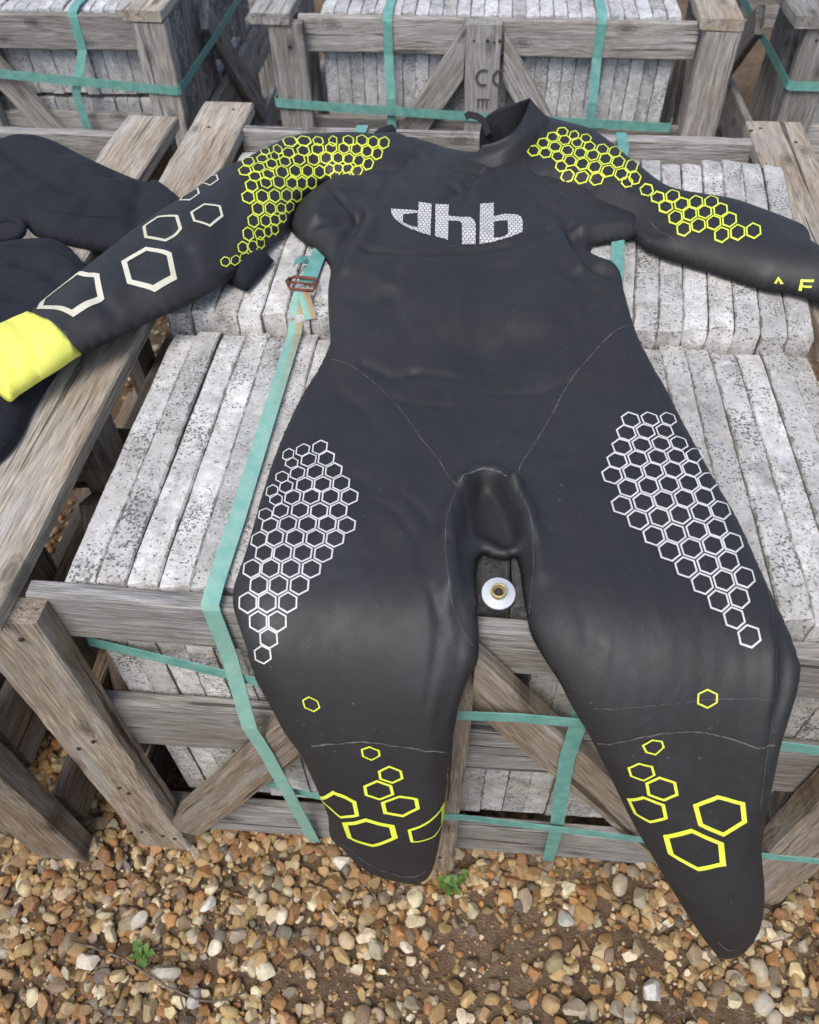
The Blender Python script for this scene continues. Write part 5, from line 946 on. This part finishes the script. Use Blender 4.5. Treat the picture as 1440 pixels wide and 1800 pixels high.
tag(band('packing_strap', [(-.127, 2.3, -.19), (-.1265, 1.70, -.196), (-.12, 1.6945, -.197), (.4, 1.6945, -.222), (.92, 1.6945, -.239), (.93, 1.73, -.239)], (0, 0, 1), .0225, 'strap'), 'horizontal green strap round the crate behind the wetsuit collar', 'strap', SG)
tag(band('packing_strap', [(-1.45, 1.6945, -.11), (-.866, 1.6945, -.137), (-.388, 1.6945, -.172), (-.3815, 1.70, -.172), (-.372, 2.05, -.162), (-.372, 2.8, -.15)], (0, 0, 1), .0225, 'strap'), 'horizontal green strap turning the corner of the crate behind the navy sleeve', 'strap', SG)
tag(band('packing_strap', [(1.192, 2.7, -.12), (1.1925, 1.722, -.137), (1.2, 1.7145, -.138), (1.8, 1.7145, -.14)], (0, 0, 1), .0225, 'strap'), 'horizontal green strap on the dark crate behind the bleached side plank', 'strap', SG)
# ================= wetsuit =================
OUTS = {k_: smooth_closed(v_, 6) for k_, v_ in OUT.items()}
suit = empty('wetsuit', (.45, .3, .0), 'black smooth neoprene wetsuit with yellow and white honeycomb prints draped over the crate', 'wetsuit')
def tri_region(P, hole_edges=None, step=.006, ysteps=None):
    """triangulated plan region: polygon P plus interior grid points"""
    P = np.asarray(P); x0, y0 = P.min(0); x1, y1 = P.max(0)
    ys_ = ysteps if ysteps is not None else np.arange(y0, y1, step * .87)
    pts = []
    for r_, y in enumerate(ys_):
        xx = np.arange(x0 + (r_ % 2) * step / 2, x1, step); pts.append(np.stack([xx, np.full_like(xx, y)], -1))
    G = np.concatenate(pts); d, ins = poly_dist(G[:, 0], G[:, 1], P); G = G[ins & (d > step * .35)]
    n = len(P)
    vs = [Vector(p) for p in P] + [Vector(g) for g in G]
    res = delaunay_2d_cdt(vs, [(i, (i + 1) % n) for i in range(n)], [], 1, 1e-6)
    return np.array([v[:] for v in res[0]]), [tuple(f) for f in res[2]]
def pouch(name, P, pointfn, basefn, mat, parent, step=.006, ysteps=None):
    XY, T = tri_region(P, None, step, ysteps)
    d, _ = poly_dist(XY[:, 0], XY[:, 1], P); rim = d < 1e-5
    top = pointfn(XY[:, 0], XY[:, 1]); bot = basefn(XY[:, 0], XY[:, 1])
    n = len(XY); idx = np.where(rim, np.arange(n), np.arange(n) + n)
    V = np.concatenate([top, bot]); F = list(T) + [(idx[c_], idx[b_], idx[a_]) for a_, b_, c_ in T]
    # orient upward
    a_, b_, c_ = T[0]; 
    if np.cross(XY[b_] - XY[a_], XY[c_] - XY[a_]) < 0: F = [tuple(reversed(f)) for f in F]
    me = mesh(name, V, [tuple(int(i) for i in f) for f in F])
    bm = bmesh.new(); bm.from_mesh(me); bmesh.ops.delete(bm, geom=[v for v in bm.verts if not v.link_faces], context='VERTS'); bm.to_mesh(me); bm.free()
    return link(name, me, M[mat], parent)
def fn(part): return (lambda X, Y: suit_point(X, Y, part, OUTS[part])), (lambda X, Y: (lambda zN: np.stack([X, Y, zN[0]], -1) - zN[1] * .0)(suit_base(X, Y, part)))
# rows closer together where the legs hang steeply
ys_ = []; y = float(OUTS['torso'][:, 1].min())
while y < OUTS['torso'][:, 1].max():
    ys_.append(y); u = (HANG_Y - y) / HANG_W; sl = 2.8 / (1 + math.exp(-max(min(u, 50), -50))); y += .0042 / math.sqrt(1 + sl * sl)
a, b = fn('torso'); pouch('body', OUTS['torso'], a, b, 'rubber', suit, .0045, ys_)
a, b = fn('sleeve_b'); pouch('sleeve', OUTS['sleeve_b'], a, b, 'rubber', suit, .005)
a, b = fn('sleeve_a'); So = OUTS['sleeve_a']; cl = smooth_open(CUFF, .006); dd, ii = poly_dist(cl[:, 0], cl[:, 1], So); cl = np.concatenate([cl[:1], cl[ii & (dd > .005)], cl[-1:]])
sl_poly = np.concatenate([So[22 * 6:], So[:13 * 6], cl[:1] * 0 + So[13 * 6], cl[1:-1]]) if False else np.concatenate([So[22 * 6:], So[:13 * 6 + 1], cl[1:-1]])
cu_poly = np.concatenate([So[13 * 6:22 * 6 + 1], cl[1:-1][::-1]])
pouch('sleeve', sl_poly, a, b, 'rubber', suit, .005)
cuff_o = pouch('cuff', cu_poly, (lambda X, Y: suit_point(X, Y, 'sleeve_a', So, .0012)), b, 'cuff', suit, .005)
# printed hexagons
def ring_part(name, polys, part, ring, mat, sub=3, off=.0010):
    XY = []; F = []
    for P in polys:
        P = np.array(P, float); n = len(P); c = P.mean(0); base = len(XY)
        Q = np.concatenate([[P[i] + (P[(i + 1) % n] - P[i]) * j / sub for j in range(sub)] for i in range(n)])
        m = len(Q)
        for s in (1.0, 1 - ring / 2, 1 - ring): XY += list(c + (Q - c) * s)
        for l in range(2):
            for i in range(m): F.append((base + l * m + i, base + l * m + (i + 1) % m, base + (l + 1) * m + (i + 1) % m, base + (l + 1) * m + i))
    XY = np.array(XY); Pp = suit_point(XY[:, 0], XY[:, 1], part, OUTS[part], off)
    return link(name, mesh(name, Pp, F), M[mat], suit)
for key, part, ring, mat in (('thigh_a', 'torso', .175, 'white_print'), ('thigh_b', 'torso', .175, 'white_print'), ('sleeve_a', 'sleeve_a', .20, 'yellow_print'), ('sleeve_b', 'sleeve_b', .20, 'yellow_print'), ('sleeve_b2', 'sleeve_b', .20, 'yellow_print')):
    for P in HEX[key]: ring_part('hexagon_print', [P], part, ring, mat)
for part, kind, wd, P in BIG: ring_part('hexagon_print', [P], part, wd * 1.25, kind + '_print', 8)
# chest and forearm lettering
def letter_mesh(name, polys, part, cell, mat):
    outer = np.array(polys[0]); vs = []; ed = []
    def add(P):
        b0 = len(vs); P = np.asarray(P); vs.extend(Vector(p) for p in P); ed.extend((b0 + i, b0 + (i + 1) % len(P)) for i in range(len(P)))
    for P in polys:
        Q = []; P = np.array(P)
        for i in range(len(P)):
            k_ = max(1, int(np.linalg.norm(P[(i + 1) % len(P)] - P[i]) / .004)); Q += [P[i] + (P[(i + 1) % len(P)] - P[i]) * j / k_ for j in range(k_)]
        add(Q)
    cells = []
    x0, y0 = outer.min(0) - cell; x1, y1 = outer.max(0) + cell
    if cell:
        r_ = 0; y = y0
        while y < y1:
            x = x0 + (r_ % 2) * cell / 2
            while x < x1:
                hx = np.array([(x + cell / math.sqrt(3) * .86 * math.cos(math.pi / 6 + q * math.pi / 3), y + cell / math.sqrt(3) * .86 * 1.25 * math.sin(math.pi / 6 + q * math.pi / 3)) for q in range(6)])
                d, ins = poly_dist([x], [y], outer)
                if ins[0] or d[0] < cell: cells.append((x, y, hx)); add(hx)
                x += cell
            y += cell * math.sqrt(3) / 2 * 1.25; r_ += 1
    res = delaunay_2d_cdt(vs, ed, [], 0, 1e-6)
    XY = np.array([v[:] for v in res[0]]); T = [tuple(f) for f in res[2]]; cen = np.array([XY[list(f)].mean(0) for f in T])
    ok = poly_dist(cen[:, 0], cen[:, 1], outer)[1]
    for h in polys[1:]: ok &= ~poly_dist(cen[:, 0], cen[:, 1], h)[1]
    if cell:
        inc = np.zeros(len(cen), bool)
        for x, y, hx in cells:
            nb = (abs(cen[:, 0] - x) < cell) & (abs(cen[:, 1] - y) < cell)
            if nb.any():
                w_ = np.where(nb)[0]; inc[w_] |= poly_dist(cen[w_, 0], cen[w_, 1], hx)[1]
        ok &= inc
    F = [T[i] for i in range(len(T)) if ok[i]]
    Pp = suit_point(XY[:, 0], XY[:, 1], part, OUTS[part], .0011)
    me = mesh(name, Pp, F); bm = bmesh.new(); bm.from_mesh(me); bmesh.ops.delete(bm, geom=[v for v in bm.verts if not v.link_faces], context='VERTS'); bmesh.ops.recalc_face_normals(bm, faces=bm.faces); bm.to_mesh(me); bm.free()
    return link(name, me, M[mat], suit)
for n_ in ('letter_d', 'letter_h', 'letter_b'): letter_mesh(n_, LET[n_], 'torso', .0062, 'white_print')
for n_ in ('letter_e', 'letter_a'): letter_mesh(n_, LET[n_], 'sleeve_b', 0, 'yellow_print')
# stitched seams
for part, wd, P in SEAM:
    Q = smooth_open(P, .005); XY = []; F = []
    for i, q in enumerate(Q):
        tg = Q[min(i + 1, len(Q) - 1)] - Q[max(i - 1, 0)]; tg /= np.linalg.norm(tg) + 1e-9; nn = np.array([-tg[1], tg[0]])
        ww = wd * .55 * (.35 + .9 * abs(noise.noise(Vector((q[0] * 90, q[1] * 90, wd * 1000)))))
        jq = q + nn * .0006 * noise.noise(Vector((q[0] * 130, q[1] * 130, 2)))
        XY += [jq + nn * ww, jq - nn * ww]
    for i in range(len(Q) - 1): F.append((2 * i, 2 * i + 1, 2 * i + 3, 2 * i + 2))
    XY = np.array(XY); link('seam', mesh('seam', suit_point(XY[:, 0], XY[:, 1], part, OUTS[part], .0008), F), M['thread'], suit)
# collar
def resamp(P, n):
    P = smooth_open(P, .004); d = np.r_[0, np.cumsum(np.linalg.norm(np.diff(P, axis=0), axis=1))]
    return np.stack([np.interp(np.linspace(0, d[-1], n), d, P[:, i]) for i in range(3)], -1)
nC = 24
cf, cb, cbase = resamp(COL['front'], nC), resamp(COL['back'], nC), resamp(COL['base'], nC)
pt_ = suit_point(cbase[:, 0], cbase[:, 1], 'torso', OUTS['torso']); cbase[:, 2] = np.minimum(pt_[:, 2], .075) - .004
t_ = np.linspace(0, 1, nC)[:, None]; bulge = np.sin(np.pi * t_)
low = (cf + cb) / 2 - np.array([0, 0, .055]) * (bulge ** .6)
backlow = cb + np.array([.004, .03, -.06]) * bulge + np.array([0, .004, -.02])
th = np.array([0, .004, .002]) * bulge
def loft(name, curves, mat, parent, sub=5):
    V = []; F = []; m = len(curves[0]); rows = []
    for a_, b_ in zip(curves[:-1], curves[1:]):
        for j in range(sub): rows.append(a_ + (b_ - a_) * j / sub)
    rows.append(curves[-1])
    for r_ in rows: V += list(r_)
    for i in range(len(rows) - 1):
        for j in range(m - 1): F.append((i * m + j, i * m + j + 1, (i + 1) * m + j + 1, (i + 1) * m + j))
    me = mesh(name, V, F); bm = bmesh.new(); bm.from_mesh(me); bmesh.ops.remove_doubles(bm, verts=bm.verts, dist=.0003); bmesh.ops.recalc_face_normals(bm, faces=bm.faces); bm.to_mesh(me); bm.free()
    return link(name, me, M[mat], parent)
mid1 = cbase * .5 + cf * .5 + np.array([0, -.002, .010]) * bulge
lip = cf + np.array([0, .002, .003])
clr = loft('collar', [cbase, mid1, cf, lip, cf + th], 'rubber', suit)
loft('collar_lining', [cf + th + np.array([0, .001, -.001]), low, cb - th * .5 + np.array([0, -.001, 0])], 'inside', clr)
loft('collar_back', [cb - th * .5, cb + np.array([0, .001, .002]), cb + th, backlow], 'inside', clr)
# padded oval at the back of the neck, with moulded dots
cen = (low * .45 + cb * .55)[9]; ux = (cb[15] - cb[5]); ux /= np.linalg.norm(ux); uy = (cb - low)[9]; uy -= ux * (uy @ ux); uy /= np.linalg.norm(uy); un = np.cross(ux, uy); 
if un[1] > 0: un = -un
bm = bmesh.new()
for i in range(-4, 5):
    for j in range(-3, 4):
        x_, y_ = i * .0052 + (j % 2) * .0026, j * .0047
        if (x_ / .022) ** 2 + (y_ / .016) ** 2 < 1:
            p = cen + ux * x_ + uy * y_ + un * .0035; bmesh.ops.create_icosphere(bm, subdivisions=1, radius=.0014, matrix=Matrix.Translation(Vector(p)))
me = bpy.data.meshes.new('neck_pad'); bm.to_mesh(me); bm.free(); link('neck_pad', me, M['inside'], clr)
def at_lerp(p, q, t): return tuple(np.array(p) * (1 - t) + np.array(q) * t)
tabp = cb[7]
band('pull_tab', [tuple(tabp + np.array([.012, -.012, -.012])), tuple(tabp + np.array([.002, .004, .004])), tuple(tabp + np.array([-.010, .010, .009])), tuple(tabp + np.array([-.024, .014, .010])), tuple(tabp + np.array([-.030, .014, .006]))], (.2, .5, 1), .011, 'inside', suit, .0022)
# stray dark flap of the zip behind the shoulder
zf = [(.232, .958), (.25, .985), (.266, .992), (.272, .975), (.262, .95)]
zf = smooth_closed(zf, 5)
def simple(P, z0, T, w, seed=1, folds=()):
    def top(X, Y):
        d, i_ = poly_dist(X, Y, P); q = np.clip(np.where(i_, d, 0) / w, 0, 1)
        h = T * np.sqrt(np.clip(1 - (1 - q) ** 2, 0, 1)) + sstep(0, .03, np.where(i_, d, 0)) * (.006 * vnoise(X, Y, 10, seed) + .0025 * vnoise(X * 1.5, Y, 26, seed + 2))
        for Lf, amp, wd_ in folds: h = h + 1.6 * amp * np.exp(-(line_dist(X, Y, Lf) / wd_) ** 2) * sstep(0, .03, np.where(i_, d, 0))
        return np.stack([X, Y, z0(X, Y) + np.maximum(h, 0)], -1)
    return top, (lambda X, Y: np.stack([X, Y, z0(X, Y)], -1))
a, b = simple(zf, lambda X, Y: X * 0 + .052, .012, .02); pouch('zip_flap', zf, a, b, 'fabric', suit, .005)
# ================= second wetsuit =================
navy = empty('wetsuit', (-.25, .6, .02), 'plain navy black fabric wetsuit lying under the yellow cuffed sleeve', 'wetsuit')
Pu = smooth_closed(BLK['upper'], 5); Pl = smooth_closed(BLK['lower'], 5)
NF = [([(-0.4263, 0.8794), (-0.336, 0.7992), (-0.255, 0.7442)], -0.006, 0.012), ([(-0.2896, 0.8647), (-0.2206, 0.7853), (-0.1662, 0.7115)], 0.005, 0.02), ([(-0.3873, 0.9266), (-0.3062, 0.8813), (-0.2078, 0.8061)], -0.004, 0.014), ([(-0.1427, 0.7895), (-0.1288, 0.7136), (-0.1158, 0.6431)], -0.006, 0.012), ([(-0.2503, 0.522), (-0.2104, 0.5093), (-0.1605, 0.4685)], -0.006, 0.012), ([(-0.223, 0.4366), (-0.1906, 0.4386), (-0.156, 0.4136)], -0.005, 0.014), ([(-0.1849, 0.7675), (-0.1251, 0.7324), (-0.0727, 0.7167)], 0.004, 0.015)]
a, b = simple(Pu, lambda X, Y: np.interp(X, [-.2, -.03, .04, .1], [.0205, .0215, .030, .0335]), .024, .035, 4, NF); pouch('sleeve', Pu, a, b, 'fabric', navy, .007)
a, b = simple(Pl, lambda X, Y: X * 0 + .0205, .027, .035, 6, NF); pu2 = pouch('leg', Pl, a, b, 'fabric', navy, .007)
def on_limb(P, top, pts, w):
    Q = smooth_open(pts, .006); XY = []; F = []
    for i, q in enumerate(Q):
        tg = Q[min(i + 1, len(Q) - 1)] - Q[max(i - 1, 0)]; tg /= np.linalg.norm(tg) + 1e-9; nn = np.array([-tg[1], tg[0]]); XY += [q + nn * w, q - nn * w]
    for i in range(len(Q) - 1): F.append((2 * i, 2 * i + 1, 2 * i + 3, 2 * i + 2))
    XY = np.array(XY); Pp = top(XY[:, 0], XY[:, 1]); Pp[:, 2] += .0008
    return link('seam', mesh('seam', Pp, F), M['inside'], navy)
on_limb(Pu, simple(Pu, lambda X, Y: np.interp(X, [-.2, -.03, .04, .1], [.0205, .0215, .030, .0335]), .024, .035, 4, NF)[0], [(-0.3953, 0.8104), (-0.3417, 0.7432), (-0.2957, 0.7022), (-0.2625, 0.6785), (-0.1986, 0.6714), (-0.1459, 0.6673)], .0008)
on_limb(Pl, simple(Pl, lambda X, Y: X * 0 + .0205, .027, .035, 6, NF)[0], [(-0.2878, 0.563), (-0.2493, 0.5669), (-0.2164, 0.5625), (-0.1889, 0.5483), (-0.1634, 0.5267)], .0009)
tube('cuff_rim', [(-0.3226 + .026 * math.cos(t_i), 0.6371 + .018 * math.sin(t_i), .034 + .006 * math.sin(t_i)) for t_i in np.linspace(0, 2 * math.pi, 28)[:-1]], .0075, 'fabric', navy, True)
link('cuff_dark_disc', mesh('cuff_dark_disc', [(-0.3226 + .026 * math.cos(t_i), 0.6371 + .018 * math.sin(t_i), .036 + .006 * math.sin(t_i)) for t_i in np.linspace(0, 2 * math.pi, 28)[:-1]], [tuple(range(27))]), M['inside'], navy)  # flat dark disc standing in for the shade inside the cuff

# ================= small things =================
# flanged plastic fitting with a brass socket
def lathe(name, prof, mat, parent, seg=36):
    V = []; F = []
    for r_, z_ in prof:
        for k_ in range(seg): V.append((r_ * math.cos(2 * math.pi * k_ / seg), r_ * math.sin(2 * math.pi * k_ / seg), z_))
    for i in range(len(prof) - 1):
        for k_ in range(seg): F.append((i * seg + k_, i * seg + (k_ + 1) % seg, (i + 1) * seg + (k_ + 1) % seg, (i + 1) * seg + k_))
    me = mesh(name, V, F); bm = bmesh.new(); bm.from_mesh(me); bmesh.ops.remove_doubles(bm, verts=bm.verts, dist=1e-5); bmesh.ops.recalc_face_normals(bm, faces=bm.faces); bm.to_mesh(me); bm.free()
    return link(name, me, M[mat], parent, smooth=True)
ft = empty('pipe_fitting', (.4685, .0105, .0025), 'white plastic flanged fitting with brass socket on slabs below the crotch', 'pipe fitting')
ft.rotation_euler = (math.radians(14), 0, 0)
for nm, prof, mt in (('flange', [(.0, .0), (.0172, .0), (.0178, .0008), (.0178, .0022), (.0172, .003), (.0092, .0034), (.0088, .0042), (.0, .0042)], 'plastic'), ('socket', [(.0, .004), (.0084, .004), (.0082, .0105), (.0076, .0118), (.0064, .0118), (.0060, .0108), (.0058, .005), (.0, .005)], 'brass'), ('bore', [(.0, .0052), (.0040, .0052), (.0042, .0068), (.0, .0066)], 'nail')):
    o = lathe(nm, prof, mt, ft); o.matrix_local = Matrix.Identity(4)
# weeds and twigs
def weed(loc, n, r, label, seed):
    e = empty('weed', (*loc, GROUND + .004), label, 'weed'); rr = random.Random(seed)
    for i in range(n):
        a = rr.uniform(0, 6.28); L = r * rr.uniform(.55, 1.1); el = rr.uniform(.25, 1.1); w_ = L * .30
        bx, by = rr.uniform(-r, r) * .35, rr.uniform(-r, r) * .35
        V = []; F = []; N_ = 6
        for j in range(N_ + 1):
            t = j / N_; rad = L * t; z = L * math.sin(el) * t - L * .35 * t * t; ww = w_ * math.sin(math.pi * min(1, .12 + t * .9)) ** .8 * (1 + .25 * math.sin(j * 2.5 + i))
            for s in (-1, 0, 1): V.append((bx + math.cos(a) * rad * math.cos(el * .6) - math.sin(a) * s * ww, by + math.sin(a) * rad * math.cos(el * .6) + math.cos(a) * s * ww, z + .012 + abs(s) * ww * .3))
        for j in range(N_):
            for s in range(2): F.append((j * 3 + s, j * 3 + s + 1, (j + 1) * 3 + s + 1, (j + 1) * 3 + s))
        Mx = Matrix.Translation(Vector((*loc, GROUND + .004))); link('leaf', mesh('leaf', V, F), M['leaf'], e, Mx)
    return e
weed((.437, -.083), 34, .020, 'small bright green weed growing at the foot of the centre post', 3)
weed((.463, -.068), 12, .013, 'tiny green weed sprig beside the larger weed at the centre post', 8)
weed((-.047, -.222), 20, .020, 'small dull green weed growing amongst the gravel', 5)
def twig(pts, r, label, seed):
    Q = smooth_open([(x, y, GROUND + z) for x, y, z in pts], .012); rr = random.Random(seed)
    Q += np.array([[rr.uniform(-.0012, .0012) for _ in range(3)] for _ in Q])
    return tag(tube('twig', Q, r, 'twig', None, False, 6, lambda t: 1.15 - .6 * t), label, 'twig')
twig([(-.16, -.218, .020), (-.10, -.226, .021), (-.046, -.243, .022), (.01, -.266, .022), (.064, -.280, .020), (.10, -.276, .017), (.135, -.262, .016)], .0022, 'long thin curved twig lying across the gravel beside the dull weed', 1)
twig([(.03, -.272, .02), (.045, -.295, .02), (.052, -.32, .018)], .0014, 'short thin twig branching below the long curved twig', 2)
for i, (x, y, a, L) in enumerate([(.90, -.10, .6, .05), (.92, -.12, 1.9, .045), (.95, -.13, .2, .06), (.88, -.12, 2.6, .05), (.93, -.09, -.4, .05), (.78, -.245, .4, .05), (.80, -.25, 1.4, .045), (.82, -.245, 2.2, .05)]):
    twig([(x, y, .02), (x + math.cos(a) * L * .5, y + math.sin(a) * L * .5, .026), (x + math.cos(a) * L, y + math.sin(a) * L, .02)], .0009, 'thin dry stalk lying on gravel at the hanging leg\'s hem', i + 5)['group'] = 'dry stalks on the gravel'
